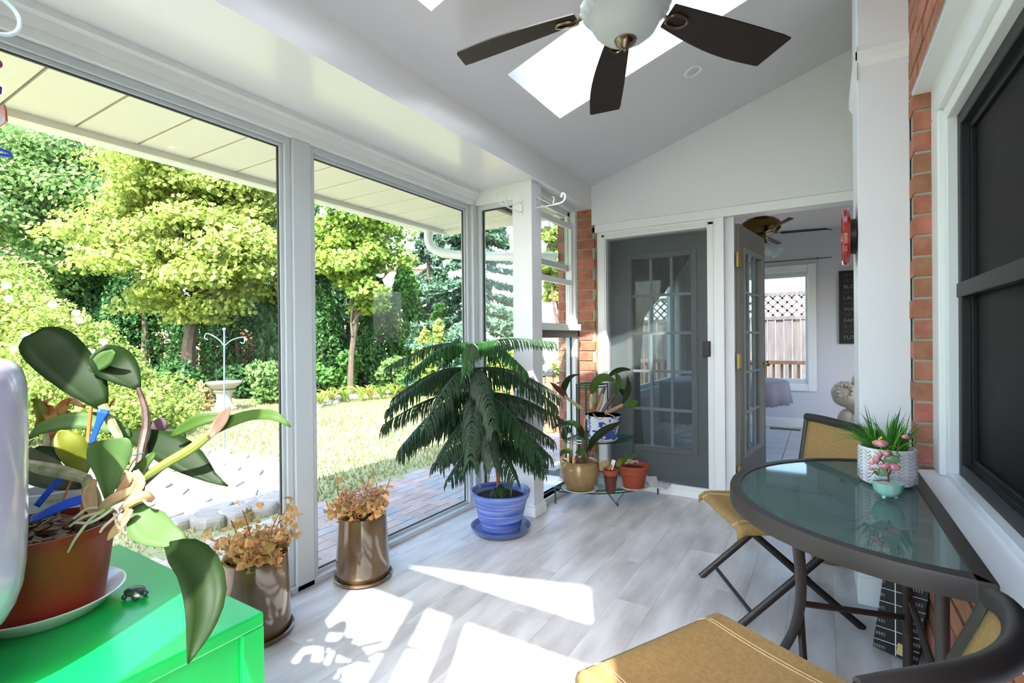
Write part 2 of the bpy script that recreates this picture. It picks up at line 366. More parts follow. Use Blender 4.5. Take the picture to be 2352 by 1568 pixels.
q = MB(); frame_rect_x(q, FX+.075, FX+.10, .65, 2.495, .765, 2.045, .03); q.build('inner_sash', M('charcoal_inner', (18,21,22), .45, spec=.25), w, bev=.003)
MB().box(FX+.088, FX+.092, .65, 2.5, .765, 2.045).build('screen', SCRN, w)
# ---- end wall (gable) and door head
we = struct('wall_end', 'white gable wall above the doors')
MB().prism([(-1.69, 2.232), (.75, 2.232), (.75, cz(.75)+.05), (-1.69, cz(-1.69)+.05)], 'y', YE, YE+.16).build('plaster', WHITE, we)
MB().box(-1.69, .75, YE+.012, YE+.16, 2.165, 2.232).build('door_head', TRIMW, we, bev=.002)
wb = struct('wall_brick', 'narrow red brick strip between the side window and the door')
MB().box(-2.02, -1.668, YE+.012, YE+.25, 0, 2.372).build('mortar_bed', MORT, wb)
bricks(wb, 'y', YE+.004, -2.02, -1.668, 0, 2.372, -1, L=.257, dep=.05, first=1, off=-.07)
MB().box(-1.672, -1.655, YE+.02, YE+.2, 0, 2.20).build('sealant', M('old_sealant', (160,140,100), .8, var=.8, scale=30, col2=(100,80,60)), wb)
# ---- storm door and grey door
d = struct('door_1', 'closed grey glazed door behind a white storm door frame')
YD = YE+.08
q = MB(); q.box(-1.655, -1.575, YE+.03, YD+.05, 0, 2.165); q.box(-.752, -.690, YE+.03, YD+.05, 0, 2.165); q.box(-1.575, -.752, YE+.03, YD+.05, 2.105, 2.165); q.box(-1.655, -.69, YE+.0, YD+.05, 0, .055)
q.build('storm_frame', TRIMW, d, bev=.003)
q = MB(); q.box(-1.61, -1.585, YE+.022, YE+.03, .05, 2.14); q.box(-.745, -.705, YE+.022, YE+.03, .05, 2.14); q.box(-1.61, -.705, YE+.022, YE+.03, 2.12, 2.14); q.box(-1.61, -.705, YE-.0, YE+.03, .055, .085); q.build('frame_lip', VINYL, d, bev=.002)
MB().box(-.690, -.628, YE+.012, YD+.10, 0, 2.165).build('door_post', TRIMW, d, bev=.003)
GREY = M('grey_door_paint', (112,122,124), .45); YS = YD+.06
gx0, gx1, gz0, gz1 = -1.395, -.885, .335, 1.93
q = MB(); q.box(-1.575, gx0, YS, YS+.045, .06, 2.10); q.box(gx1, -.752, YS, YS+.045, .06, 2.10); q.box(gx0, gx1, YS, YS+.045, .06, gz0); q.box(gx0, gx1, YS, YS+.045, gz1, 2.10); q.build('door_slab', GREY, d)
q = MB(); frame_rect_y(q, YS-.012, YS+.055, gx0-.035, gx1+.035, gz0-.035, gz1+.035, .045); q.build('lite_casing', M('grey_casing', (122,126,128), .45), d, bev=.004)
q = MB()
for i in (1, 2): x = gx0+(gx1-gx0)*i/3; q.box(x-.011, x+.011, YS+.012, YS+.032, gz0, gz1)
for i in range(1, 5): z = gz0+(gz1-gz0)*i/5; q.box(gx0, gx1, YS+.013, YS+.031, z-.011, z+.011)
q.build('muntin_grid', M('grey_muntin', (150,164,168), .4), d)
for i in range(3):
    for j in range(5):
        x0 = gx0+(gx1-gx0)*i/3; z0 = gz0+(gz1-gz0)*j/5
        MB().box(x0+.012, x0+(gx1-gx0)/3-.012, YS+.020, YS+.024, z0+.012, z0+(gz1-gz0)/5-.012).build('pane', glassmat('door_glass', (214,224,224), .05), d)
MB().box(-1.575, -.752, YD+.004, YD+.006, .09, 2.10).build('insect_screen', meshmat('insect_screen', (70,76,78), .26), d)
MB().box(-.785, -.728, YE+.0, YE+.028, 1.105, 1.225).build('latch_box', M('black_plastic', (22,22,24), .4), d, bev=.006)
# ---- open french leaf
ZL0, ZL1 = .03, 2.125
hp = ony(1690, 510, YD+.06); far = onz(1747, 548, ZL1)
ang = math.atan2(far.y-hp.y, far.x-hp.x); WL = .80
d = thing('door_2', 'open grey glazed door leaf with brass hinges swung into the dining room', None, (hp.x, hp.y, 0), ang, None, 'structure')
G2 = M('grey_leaf_paint', (128,124,118), .45)
def loc(mb, nm, mat, par, **k):
    s = FR.get(par.name); FR[par.name] = None; o = mb.build(nm, mat, par, **k); FR[par.name] = s; return o
lx0, lx1, lz0, lz1 = .145, WL-.13, .33, 1.93
q = MB(); q.box(0, lx0, -.022, .022, ZL0, ZL1); q.box(lx1, WL, -.022, .022, ZL0, ZL1); q.box(lx0, lx1, -.022, .022, ZL0, lz0); q.box(lx0, lx1, -.022, .022, lz1, ZL1); loc(q, 'door_slab', G2, d)
q = MB(); frame_rect_y(q, -.03, .03, lx0-.03, lx1+.03, lz0-.03, lz1+.03, .036); loc(q, 'lite_casing', M('leaf_casing', (150,148,142), .45), d, bev=.003)
q = MB()
for i in (1, 2): x = lx0+(lx1-lx0)*i/3; q.box(x-.01, x+.01, -.012, .012, lz0, lz1)
for i in range(1, 5): z = lz0+(lz1-lz0)*i/5; q.box(lx0, lx1, -.011, .011, z-.01, z+.01)
loc(q, 'muntin_grid', MATS['grey_muntin'], d)
for i in range(3):
    for j in range(5):
        x0 = lx0+(lx1-lx0)*i/3; z0 = lz0+(lz1-lz0)*j/5
        loc(MB().box(x0+.01, x0+(lx1-lx0)/3-.01, -.002, .002, z0+.01, z0+(lz1-lz0)/5-.01), 'pane', PANE, d)
BRS = M('brass', (170,140,70), .3, metal=1); 
for z in (.22, 1.07, 1.84): loc(MB().box(-.075, .004, -.036, -.024, z-.055, z+.055).tube([(0, -.03, z-.06), (0, -.03, z+.06)], .008, 8), 'hinge', BRS, d)
for s in (-1, 1):
    loc(MB().lathe([(.028, 0), (.028, .01), (.01, .015), (.01, .04), (.024, .05), (.026, .065), (.012, .075)], (WL-.06, 0, 1.02), 16, ax=Matrix.Rotation(-s*math.pi/2, 3, 'X')).bar((WL-.06, s*.055, 1.02), (WL-.15, s*.06, 1.02), .012, .02), 'door_handle', BRS, d, smooth=True)
    loc(MB().lathe([(.024, 0), (.024, .012), (.012, .016)], (WL-.06, 0, 1.14), 16, ax=Matrix.Rotation(-s*math.pi/2, 3, 'X')), 'deadbolt', BRS, d, smooth=True)
MB().box(-.628, hp.x-.004, YE+.06, YE+.16, 0, 2.165).build('jamb', WHITE, struct('trim_9', 'white hinge jamb of the open door'))
# ---- rear wall behind the camera: glazed door, transom under the roof slope
wq = struct('wall_rear', 'white rear gable wall with glazed door and transom behind the camera')
y0, y1 = YR-.06, YR
q = MB()
q.prism([(-2.32, 0), (-1.13, 0), (-1.13, cz(-1.13)+.05), (-1.69, cz(-1.69)+.05), (-2.32, 2.6)], 'y', y0, y1)
q.box(-.73, -.655, y0, y1, 0, 2.377); q.box(-.49, -.425, y0, y1, 0, 2.377); q.box(-1.13, .34, y0, y1, 2.377, 2.654)
q.prism([(-1.13, 2.654), (-.96, 2.654), (-.96, cz(-.96)+.05), (-1.13, cz(-1.13)+.05)], 'y', y0, y1)
q.prism([(.21, 0), (.76, 0), (.76, cz(.76)+.05), (.21, cz(.21)+.05)], 'y', y0, y1)
q.build('plaster', WHITE, wq)
q = MB(); q.box(-1.13, -.73, y0+.03, y0+.034, .05, 2.377); q.box(-.655, -.49, y0+.03, y0+.034, .05, 2.377); q.prism([(-.96, 2.654), (.21, 2.654), (.21, cz(.21)), (-.96, cz(-.96))], 'y', y0+.03, y0+.034)
q.build('pane', PANE, wq)
# recessed ceiling light
lc = ony(1592, 167, 3.235); lz = cz(lc.x)
rl = thing('recessed_light', 'small round white recessed light in the sloping ceiling', 'light', (lc.x, lc.y, lz))
tilt = Matrix.Rotation(-math.atan(.325), 3, 'Y')
loc(MB().lathe([(.035, -.001), (.035, -.004), (.052, -.008), (.056, -.004), (.056, 0.0)], (0,0,0), 32, ax=tilt), 'trim_ring', TRIMW, rl, smooth=True)
loc(MB().lathe([(.0005, .006), (.034, .006), (.034, -.002), (.0005, -.006)], (.0, 0, .0), 24, ax=tilt), 'lens', M('lamp_lens', (205,196,196), .5), rl, smooth=True)
# ================================================================== left foreground: green cabinet and orchid
GRN = M('green_enamel', (6,172,78), .32, coat=.15, var=.25, scale=5, col2=(5,158,70))
CZ = .70
cb = thing('metal_cabinet', 'bright green painted metal cabinet with flower pots on top', 'cabinet', (-1.31, .28, 0))
MB().box(-1.64, -.985, -.03, .575, 0, .672).build('body', GRN, cb, bev=.003)
MB().box(-1.645, -.972, -.035, .60, .672, CZ).build('top', GRN, cb, bev=.004)
MB().box(-.985, -.972, .555, .60, .03, .672).build('corner_lip', GRN, cb, bev=.002)
for z0 in (.04, .36):
    dr = MB().box(-1.62, -1.0, .575, .597, z0, z0+.30).build('drawer', GRN, cb, bev=.004)
    MB().box(-1.37, -1.25, .597, .612, z0+.2, z0+.215).build('handle', M('steel', (180,182,184), .3, metal=1), dr, bev=.003)
# saucer + orchid pot
OC = Vector((-1.36, .365, CZ))
sa = MB().lathe([(.085, 0), (.10, .004), (.132, .034), (.135, .036), (.131, .037), (.098, .010), (.0005, .008)], OC, 48).build('plant_saucer', M('white_glaze', (236,238,236), .2, coat=.4), smooth=True)
tag(sa, 'wide white saucer under the red plastic orchid pot', 'saucer')
RED = M('red_plastic', (140,46,24), .42, var=.3, scale=6, col2=(128,38,20), spec=.3)
BARK = M('bark_mix', (120,86,56), .9, var=.9, scale=40, col2=(60,42,30), bump=.8, bscale=60)
LEAFD = M('orchid_leaf_dark', (27,45,16), .5, var=.4, scale=14, col2=(20,36,12), trans=.10, spec=.13)
LEAFM = M('orchid_leaf_mid', (66,92,38), .5, var=.4, scale=12, col2=(52,78,30), trans=.2, spec=.15)
LEAFP = M('orchid_leaf_pale', (82,110,62), .5, var=.5, scale=10, col2=(68,98,50), trans=.2, spec=.15)
LEAFY = M('orchid_leaf_yellow', (116,118,34), .45, var=.6, scale=12, col2=(84,100,34), trans=.22, spec=.25)
CANE = M('orchid_cane', (120,124,70), .6, var=.8, scale=40, col2=(176,166,132))
CANED = M('orchid_cane_dark', (66,40,40), .45, var=.5, scale=30, col2=(120,100,90))
ROOT = M('orchid_root', (170,164,140), .7, var=.5, scale=40, col2=(170,160,120))
SHEA = M('dry_sheath', (164,136,100), .8, var=.7, scale=30, col2=(140,100,70))
BLUE = M('blue_tie', (18,74,200), .35); STAKE = M('bamboo_stake', (186,104,44), .6, var=.5, scale=30, col2=(150,74,30))
op = thing('potted_orchid', 'large leafy orchid in red-brown plastic pot on the green cabinet', 'plant', (OC.x, OC.y, CZ+.01))
zc = CZ+.010
MB().lathe([(.0005, zc), (.098, zc), (.118, zc+.150), (.121, zc+.150), (.121, zc+.168), (.117, zc+.168), (.115, zc+.140), (.0005, zc+.140)], (OC.x, OC.y, 0), 48).build('pot', RED, op, smooth=True)
q = MB()
for i in range(70):
    a = random.uniform(0, 6.28); r = .108*math.sqrt(random.random())
    q.obox((OC.x+r*math.cos(a), OC.y+r*math.sin(a), zc+.145+random.uniform(0, .02)), (random.uniform(.015,.035), random.uniform(.01,.02), random.uniform(.008,.015)), Matrix.Rotation(random.uniform(0,3), 3, 'Z')@Matrix.Rotation(random.uniform(-.6,.6), 3, 'X'))
q.build('bark', BARK, op, kind='stuff')
def lpx(par, pts, mat, crease=.22, twist=0, name='leaf', n=14, label=None, face=None):
    """leaf through pixel stations (x, y, depth, apparent width in pixels)"""
    c = curve(pts, n); mid = [P(a, b, d) for a, b, d, w in c]; w = [max(.002, x[3]*x[2]/FPX) for x in c]
    nr = [(CAM-p).normalized()+(Vector(face) if face else Vector((0,0,.25))) for p in mid]
    o = MB().leaf(mid, w, nr, crease, twist).build(name, mat, par, smooth=True, ang=3, solid=.0016)
    if label: o['label'] = label
    return o
def tpx(par, pts, rpx, mat, name='cane', n=12, k=8, label=None):
    c = curve([(*p, r) for p, r in zip(pts, rpx if hasattr(rpx, '__len__') else [rpx]*len(pts))], n)
    return MB().tube([P(a, b, d) for a, b, d, r in c], [r*d/FPX for a, b, d, r in c], k).build(name, mat, par, smooth=True)
D = 1.12
# big leaves
lpx(op, [(238,938,1.10,18),(205,890,1.10,74),(160,842,1.10,98),(118,800,1.09,104),(92,776,1.09,84),(78,764,1.09,40)], LEAFD, .12)
lpx(op, [(318,892,1.12,12),(292,864,1.12,58),(266,840,1.12,80),(242,820,1.11,74),(224,804,1.10,40)], LEAFD, .15)
lpx(op, [(206,850,1.10,10),(224,838,1.095,30),(244,822,1.09,34),(262,806,1.085,10)], LEAFP, .1)
lpx(op, [(66,1008,1.06,4),(95,984,1.07,26),(150,968,1.09,38),(215,966,1.11,40),(270,985,1.12,34),(300,1010,1.13,10)], LEAFP, .1)
lpx(op, [(196,1088,1.05,10),(184,1062,1.05,46),(162,1025,1.04,56),(145,1000,1.04,34),(138,988,1.04,6)], LEAFY, .25)
lpx(op, [(246,1152,.99,5),(250,1110,.99,34),(252,1068,1.0,66),(253,1035,1.0,80),(254,1012,1.0,74),(254,1006,1.0,56)], LEAFP, .75)
lpx(op, [(276,995,1.14,16),(330,1006,1.13,46),(390,1030,1.12,72),(440,1062,1.11,62),(485,1096,1.10,26),(524,1116,1.10,3)], LEAFD, .12)
lpx(op, [(330,1040,1.15,8),(372,1008,1.16,38),(408,1000,1.17,30),(424,1016,1.17,8)], LEAFD, .2)
lpx(op, [(490,990,1.07,18),(530,968,1.06,26),(580,953,1.06,24),(630,955,1.05,22),(668,980,1.05,3)], LEAFM, .25)
lpx(op, [(392,1002,1.10,6),(430,978,1.10,26),(470,962,1.10,26),(520,955,1.11,12),(545,958,1.11,3)], LEAFM, .2)
lpx(op, [(480,1004,1.06,10),(498,980,1.05,24),(514,956,1.05,24),(528,934,1.05,4)], M('pink_sheath', (190,140,130), .5, var=.6, scale=20, col2=(150,150,90), trans=.2), .3, label='pinkish flower sheath')
lpx(op, [(352,1004,1.16,6),(362,985,1.16,26),(370,968,1.16,26),(374,960,1.16,8)], M('purple_sheath', (104,78,96), .5, trans=.1), .2)
lpx(op, [(324,1148,.99,4),(322,1180,.98,50),(344,1210,.97,78),(380,1230,.96,56),(410,1240,.96,36),(438,1250,.96,4)], LEAFP, .2, face=(0,-.3,.5))
lpx(op, [(386,1252,.95,16),(425,1272,.93,66),(458,1310,.90,84),(472,1370,.87,84),(464,1430,.85,62),(448,1480,.835,34),(432,1524,.82,3)], LEAFD, .45)
lpx(op, [(48,1040,1.10,40),(90,1080,1.08,70),(140,1105,1.06,50),(190,1118,1.05,12)], M('orchid_leaf_black', (40,52,26), .4, trans=.05), .2)
lpx(op, [(60,1062,1.18,30),(100,1048,1.18,50),(120,1090,1.17,30),(124,1120,1.16,5)], LEAFD, .2)
lpx(op, [(300,1120,1.02,6),(315,1085,1.03,24),(345,1050,1.04,18),(356,1038,1.05,4)], LEAFM, .2)
# canes
tpx(op, [(236,930,1.10),(258,975,1.10),(275,1010,1.10),(282,1060,1.08)], [10,10,9,7], CANE)
tpx(op, [(317,890,1.12),(334,940,1.12),(335,985,1.11),(325,1030,1.09),(318,1075,1.07),(300,1130,1.04)], [5,8,9,9,8,8], CANED)
tpx(op, [(326,1100,1.04),(380,1065,1.05),(440,1030,1.06),(492,988,1.07)], [9,10,11,9], M('green_cane', (112,124,44), .45, var=.5, scale=30, col2=(130,134,66)))
tpx(op, [(50,1062,1.04),(100,1075,1.03),(150,1085,1.02),(200,1100,1.01)], [9,15,15,11], M('silver_cane', (112,112,66), .6, var=.9, scale=50, col2=(160,152,128)))
tpx(op, [(198,1100,1.02),(216,1140,1.0),(228,1180,1.0)], [12,13,9], CANE)
tpx(op, [(330,1020,1.10),(332,1080,1.08),(322,1130,1.05)], [7,8,8], CANED)
tpx(op, [(380,1070,1.06),(345,1098,1.05),(310,1130,1.03)], [4,6,6], CANED)
tpx(op, [(352,1005,1.15),(300,1060,1.10),(270,1120,1.05)], [4,6,7], CANE)
# stakes, ties
tpx(op, [(209,934,1.09),(203,1000,1.08),(195,1100,1.05),(186,1200,1.02)], 4.2, STAKE, 'stake'); tpx(op, [(264,914,1.13),(240,950,1.12),(222,985,1.11)], 2.2, STAKE, 'stake'); tpx(op, [(165,1100,1.04),(148,1140,1.03),(135,1180,1.02)], 2.6, STAKE, 'stake')
lpx(op, [(240,940,1.085,24),(228,968,1.08,14),(216,1000,1.075,12),(206,1030,1.07,12),(200,1045,1.07,8)], BLUE, .05, name='plant_tie')
lpx(op, [(205,1142,1.01,22),(150,1158,1.0,20),(100,1182,.99,20),(70,1192,.99,14)], BLUE, .1, name='plant_tie')
lpx(op, [(142,1096,1.04,14),(115,1125,1.03,13),(84,1162,1.02,13)], BLUE, .1, name='plant_tie')
tpx(op, [(200,1046,1.06),(225,1058,1.05),(262,1048,1.05),(300,1046,1.05),(330,1040,1.07)], 1.5, M('teal_wire', (20,130,120), .4), 'wire')
# dry rhizomes and roots
for pts in [[(230,1175,.99),(255,1150,.98),(285,1135,.98),(312,1120,.99)], [(280,1172,.97),(305,1150,.97),(332,1140,.98),(352,1148,.99)], [(262,1150,1.0),(290,1115,1.0),(306,1085,1.01)]]:
    tpx(op, pts, [9,13,13,6][:len(pts)], SHEA, 'rhizome')
lpx(op, [(300,1168,.96,14),(285,1195,.955,18),(262,1222,.95,16),(247,1240,.95,3)], SHEA, .5, name='dry_sheath')
lpx(op, [(312,1080,1.0,10),(320,1110,.99,24),(300,1140,.98,22),(288,1160,.98,6)], SHEA, .5, name='dry_sheath')
lpx(op, [(218,1100,1.0,8),(206,1130,.99,26),(210,1165,.985,24),(222,1184,.98,8)], SHEA, .5, name='dry_sheath')
for pts in [[(240,1170,.97),(210,1190,.955),(185,1220,.95),(168,1245,.95),(156,1268,.95)], [(262,1165,.96),(235,1185,.95),(205,1200,.95),(170,1200,.96)], [(235,1175,.97),(215,1180,.96),(190,1188,.96),(160,1208,.965)], [(262,1178,.96),(268,1200,.95),(274,1214,.95)], [(225,1165,.98),(200,1168,.97),(170,1190,.97)], [(282,1170,.96),(258,1192,.95),(238,1210,.948),(230,1222,.948)], [(330,1150,.97),(345,1160,.97),(356,1150,.98)]]:
    tpx(op, pts, [2.6,3.2,3.2,2.6,2][:len(pts)], ROOT, 'root', 14, 6)
# second plant behind the orchid
gp = onz(150, 1130, CZ); gp = P(118, 1130, 1.30); gx, gy = gp.x, gp.y
gy = min(gy, .53)
sp = thing('potted_orchid', 'small withered orchid with reddish leaves in grey pot behind the big orchid', 'plant', (gx, gy, CZ))
MB().lathe([(.0005, CZ), (.045, CZ), (.062, CZ+.16), (.066, CZ+.16), (.066, CZ+.175), (.06, CZ+.175), (.055, CZ+.15), (.0005, CZ+.15)], (gx, gy, 0), 28).build('pot', M('grey_plastic', (150,152,154), .45), sp, smooth=True)
RL = M('withered_leaf', (150,70,40), .7, var=.8, scale=25, col2=(190,150,70), trans=.2); dd = (Vector((gx, gy, CZ))-CAM).dot(_F)
for pts in [[(118,1010),(100,960),(85,925),(70,918)], [(120,1005),(135,950),(160,922),(195,936)], [(115,1005),(105,975),(90,950),(72,945)], [(122,1005),(128,970),(150,950),(170,965)], [(118,1008),(112,985),(95,965),(80,990)], [(120,1005),(118,960),(105,930),(120,915)]]:
    lpx(sp, [(a, b, dd+random.uniform(-.03,.03), w) for (a, b), w in zip(pts, (8, 22, 18, 4))], RL if random.random() < .7 else LEAFY, .4)
tpx(sp, [(112,1060,dd),(110,1000,dd),(104,965,dd)], [9,9,5], CANE); tpx(sp, [(125,1060,dd),(130,1010,dd),(135,960,dd)], [8,8,5], CANE)
# turtle ornament
tc_ = onz(310, 1372, CZ)
tt = thing('turtle_ornament', 'tiny dark turtle figurine on the green cabinet', 'ornament', (tc_.x, tc_.y, CZ), .4)
TD = M('dark_stone', (34,44,44), .3, coat=.3, var=.6, scale=60, col2=(70,84,80))
loc(MB().ball((0, 0, .015), (.022, .018, .009), 16, 8), 'shell', TD, tt, smooth=True)
loc(MB().ball((0, 0, .011), (.018, .015, .007), 14, 6), 'body', TD, tt, smooth=True)
loc(MB().ball((.024, .0, .012), (.008, .006, .006), 10, 6), 'head', TD, tt, smooth=True)
for sx in (-1, 1):
    for sy in (-1, 1): loc(MB().ball((sx*.014, sy*.012, .006), (.006, .005, .006), 8, 6), 'leg', TD, tt, smooth=True)
loc(MB().ball((.014, -.010, .0105), (.008, .005, .005), 10, 6), 'shell_chip', M('shell_white', (220,220,214), .3), tt, smooth=True)
# white jug at the very left
jc = P(-232, 1300, .74); jx, jy = jc.x, jc.y; R0 = .0
jg = thing('plastic_jug', 'tall white glossy plastic jug at the left edge of the photo', 'jug', (jx, jy, CZ))
WP = M('white_plastic', (172,168,194), .22, coat=.4, var=.2, scale=5, col2=(158,154,184))
rj = abs((onz(66, 1050, 1.13)-CAM).length)*0
def jr(px, py):
    r = ray(px, py); r2 = Vector((r.x, r.y)); c2 = Vector((jx, jy)); return abs(r2.x*c2.y-r2.y*c2.x)/r2.length
def jz(px, py):
    r = ray(px, py); r2 = Vector((r.x, r.y)); t = Vector((jx, jy)).dot(r2)/r2.length_squared; return CAMH+r.z*t
prof = [(.0005, CZ), (.075, CZ), (.08, CZ+.006)]
for px, py in [(-8,1430),(20,1405),(40,1372),(55,1330),(62,1280),(66,1200),(66,1100),(66,1000),(66,930),(63,880),(54,850),(40,834),(20,826)]: prof.append((jr(px, py), jz(px, py)))
prof = sorted(prof, key=lambda t: t[1]); top = prof[-1]
prof += [(top[0]-.012, top[1]+.003), (top[0]-.03, top[1]-.004), (top[0]-.035, CZ+.05), (.0005, CZ+.03)]
MB().lathe(prof, (jx, jy, 0), 64).build('body', WP, jg, smooth=True)
MB().tube(curve([(jx-.0, jy-.11, CZ+.42), (jx-.01, jy-.18, CZ+.38), (jx-.01, jy-.18, CZ+.25), (jx, jy-.12, CZ+.18)], 16), .012, 10).build('handle', WP, jg, smooth=True)
# hanging bits at the upper left edge
RG = MB().tube([P(-12, 32, .95)+Vector((0, .035*math.cos(t), .035*math.sin(t))) for t in np.linspace(0, 2*math.pi, 33)], .004, 8).build('plastic_ring', M('clear_blue_plastic', (206,222,230), .15), smooth=True)
tag(RG, 'clear pale plastic ring hanging at the upper left edge', 'ring')
wc = thing('wind_chime', 'colourful hanging ornament cut by the left edge of the photo', 'ornament', P(-25, 250, 1.2))
MB().tube([P(-25, -40, 1.2), P(-25, 110, 1.2)], .0012, 6).build('cord', ALUD, wc)
MB().ball(P(-8, 145, 1.2), .011, 12, 8).build('bead', M('magenta_glass', (150,20,90), .2), wc, smooth=True)
MB().leaf([P(-20, 190, 1.2), P(-6, 205, 1.2), P(0, 216, 1.2)], [.01, .02, .004], (CAM-P(0, 200, 1.2)).normalized()).build('glass_petal', M('violet_glass', (60,30,150), .2), wc, solid=.003)
MB().prism([(-.06, 0), (.0, .0), (-.006, .03), (-.018, .045), (-.06, .05)], 'y', 0, .004).build('wing', M('orange_glass', (210,90,30), .3, var=.6, scale=60, col2=(60,20,20)), None)
w_ = bpy.data.objects['wing']; w_.parent = wc; w_.location = P(13, 278, 1.2)-P(-25, 250, 1.2)
bc = thing('clothes_hanger', 'blue plastic hanger tip poking in at the left edge', 'hanger', P(-40, 345, 1.2))
MB().tube([P(-60, 330, 1.2), P(0, 343, 1.2), P(22, 350, 1.2), P(25, 355, 1.2), P(20, 358, 1.2), P(0, 355, 1.2), P(-60, 345, 1.2)], .004, 8).build('bar', BLUE, bc, smooth=True)
MB().tube([P(-60, 338, 1.2), P(-60, 250, 1.2), P(-50, 230, 1.2), P(-40, 245, 1.2)], .003, 8).build('hook', BLUE, bc, smooth=True)
# ================================================================== glazed brown pots with dead plants
GLZ = M('bronze_glaze', (108,84,56), .12, coat=.6, var=.8, scale=7, col2=(64,50,36), stretch=(1,1,.35))
SOIL = M('potting_soil', (52,38,28), .95, bump=.8, bscale=80)
DEAD = M('dry_leaf', (222,182,122), .8, var=.8, scale=30, col2=(180,128,74), isl=.35, trans=.35)
DEADP = M('dry_blossom', (206,164,128), .85, isl=.3, trans=.3)
STEM = M('dry_stem', (140,100,66), .85)
def dead_pot(cx, cy, h, rt, rb, lab, slab, leaves, lean, seed, blossoms):
    random.seed(seed)
    s = MB().lathe([(.0005, 0), (rb+.0, 0), (rb+.016, .012), (rb+.017, .022), (rb+.01, .024), (rb-.004, .014), (.0005, .012)], (cx, cy, 0), 40).build('plant_saucer', GLZ, smooth=True)
    tag(s, slab, 'saucer')
    t = thing('flower_pot', lab, 'plant', (cx, cy, .014))
    MB().lathe([(.0005, .014), (rb-.012, .014), (rb, .03), (rb+.004, .06), (rt, h-.01), (rt-.002, h), (rt-.014, h), (rt-.018, h-.04), (.0005, h-.04)], (cx, cy, 0), 48).build('pot', GLZ, t, smooth=True)
    MB().lathe([(.0005, h-.038), (rt-.019, h-.038), (rt-.03, h-.03), (.0005, h-.026)], (cx, cy, 0), 24).build('soil', SOIL, t, smooth=True)
    lf = MB(); 
    for i in range(leaves):
        a = random.uniform(0, 6.28); r = (rt-.03)*math.sqrt(random.random()); b = Vector((cx+r*math.cos(a), cy+r*math.sin(a), h-.035))
        L = random.uniform(.06, .20)*(1.15 if i % 3 else .6); dr = Vector((math.cos(a)*.5*random.random()*1.6+lean[0], math.sin(a)*.5*random.random()*1.6+lean[1], 1)).normalized()
        e = b+dr*L; m = (b+e)/2+Vector((random.uniform(-.02,.02), random.uniform(-.02,.02), 0))
        MB().tube(curve([b, m, e], 6), [.0025]*7, 5).build('stem', STEM, t) if i < 26 else None
        for k in range(7):
            u = random.uniform(.3, 1.05); p = b+dr*L*u+Vector((random.gauss(0,.014), random.gauss(0,.014), random.gauss(0,.012)))
            s_ = random.uniform(.014, .032); d1 = Vector((random.gauss(0,1), random.gauss(0,1), random.gauss(-.2,.7))).normalized(); n1 = d1.orthogonal().normalized(); n1 = Matrix.Rotation(random.uniform(0,6.3), 3, d1)@n1
            lf.leaf([p, p+d1*s_*.5+n1*s_*.25, p+d1*s_+n1*s_*.1, p+d1*s_*1.4-n1*s_*.3], [.004, s_*1.1, s_*.9, .003], n1, .7)
    lf.build('dry_leaves', DEAD, t, kind='stuff')
    if blossoms:
        bl = MB()
        for i in range(520):
            a = random.uniform(0, 6.28); r = .13*math.sqrt(random.random()); zz = h+.02+.13*math.sqrt(max(0, 1-(r/.14)**2))*random.uniform(.4,1)
            p = Vector((cx+r*math.cos(a)+lean[0]*.05, cy+r*math.sin(a), zz)); 
            for k in range(3):
                d1 = Vector((random.gauss(0,1), random.gauss(0,1), random.gauss(.3,1))).normalized(); n1 = d1.orthogonal()
                bl.leaf([p, p+d1*.006, p+d1*.011], [.002, .009, .002], n1, .4)
        bl.build('dry_blossoms', DEADP, t, kind='stuff')
    return t
dead_pot(-2.075, 1.245, .335, .130, .134, 'brown glazed pot of dead plant stems beside the green cabinet', 'brown glazed saucer under the pot beside the green cabinet', 62, (.05, -.05), 3, False)
dead_pot(-2.075, 1.835, .335, .122, .134, 'brown glazed pot of dead blossoms beside the window mullion', 'brown glazed saucer under the pot beside the mullion', 34, (0, 0), 5, True)
# ================================================================== Norfolk pine in blue pot
NX, NY = -1.79, 2.735
BG = M('blue_glaze', (46,70,160), .25, coat=.4, var=.9, scale=3, col2=(132,152,206), stretch=(1,1,34), detail=2)
s = MB().lathe([(.0005, 0), (.135, 0), (.175, .012), (.194, .04), (.197, .047), (.190, .048), (.168, .022), (.0005, .016)], (NX, NY, 0), 56).build('plant_saucer', M('blue_saucer_glaze', (74,92,150), .3, coat=.3), smooth=True)
tag(s, 'blue glazed saucer on the floor under the pine pot', 'saucer')
npn = thing('potted_pine', 'drooping Norfolk pine in ribbed blue glazed pot by the white column', 'plant', (NX, NY, .018))
prof = [(.0005, .018), (.125, .018), (.130, .04)]
for i in range(27):
    z = .06+i*.0062; prof.append((.134+(z-.06)*.24+(.0016 if i % 2 else -.0016), z))
prof += [(.186, .235), (.194, .262), (.195, .272), (.186, .274), (.176, .25), (.165, .225), (.0005, .225)]
MB().lathe(prof, (NX, NY, 0), 64).build('pot', BG, npn, smooth=True, ang=1.2)
MB().lathe([(.0005, .226), (.166, .226), (.15, .234), (.0005, .24)], (NX, NY, 0), 24).build('soil', SOIL, npn, smooth=True)
tp = P(1086, 800, 3.28)
tr = curve([(NX-.01, NY, .22), (NX-.03, NY-.01, .45), (tp.x+.02, tp.y+.02, .80), (tp.x, tp.y, 1.22)], 24)
MB().tube(tr, list(np.linspace(.014, .006, len(tr))), 8).build('trunk', M('pine_bark', (140,92,58), .9, bump=.5, bscale=60), npn, smooth=True)
trz = np.array([p[2] for p in tr]); tra = np.array(tr)
def trunk_at(z): return Vector((np.interp(z, trz, tra[:,0]), np.interp(z, trz, tra[:,1]), z))
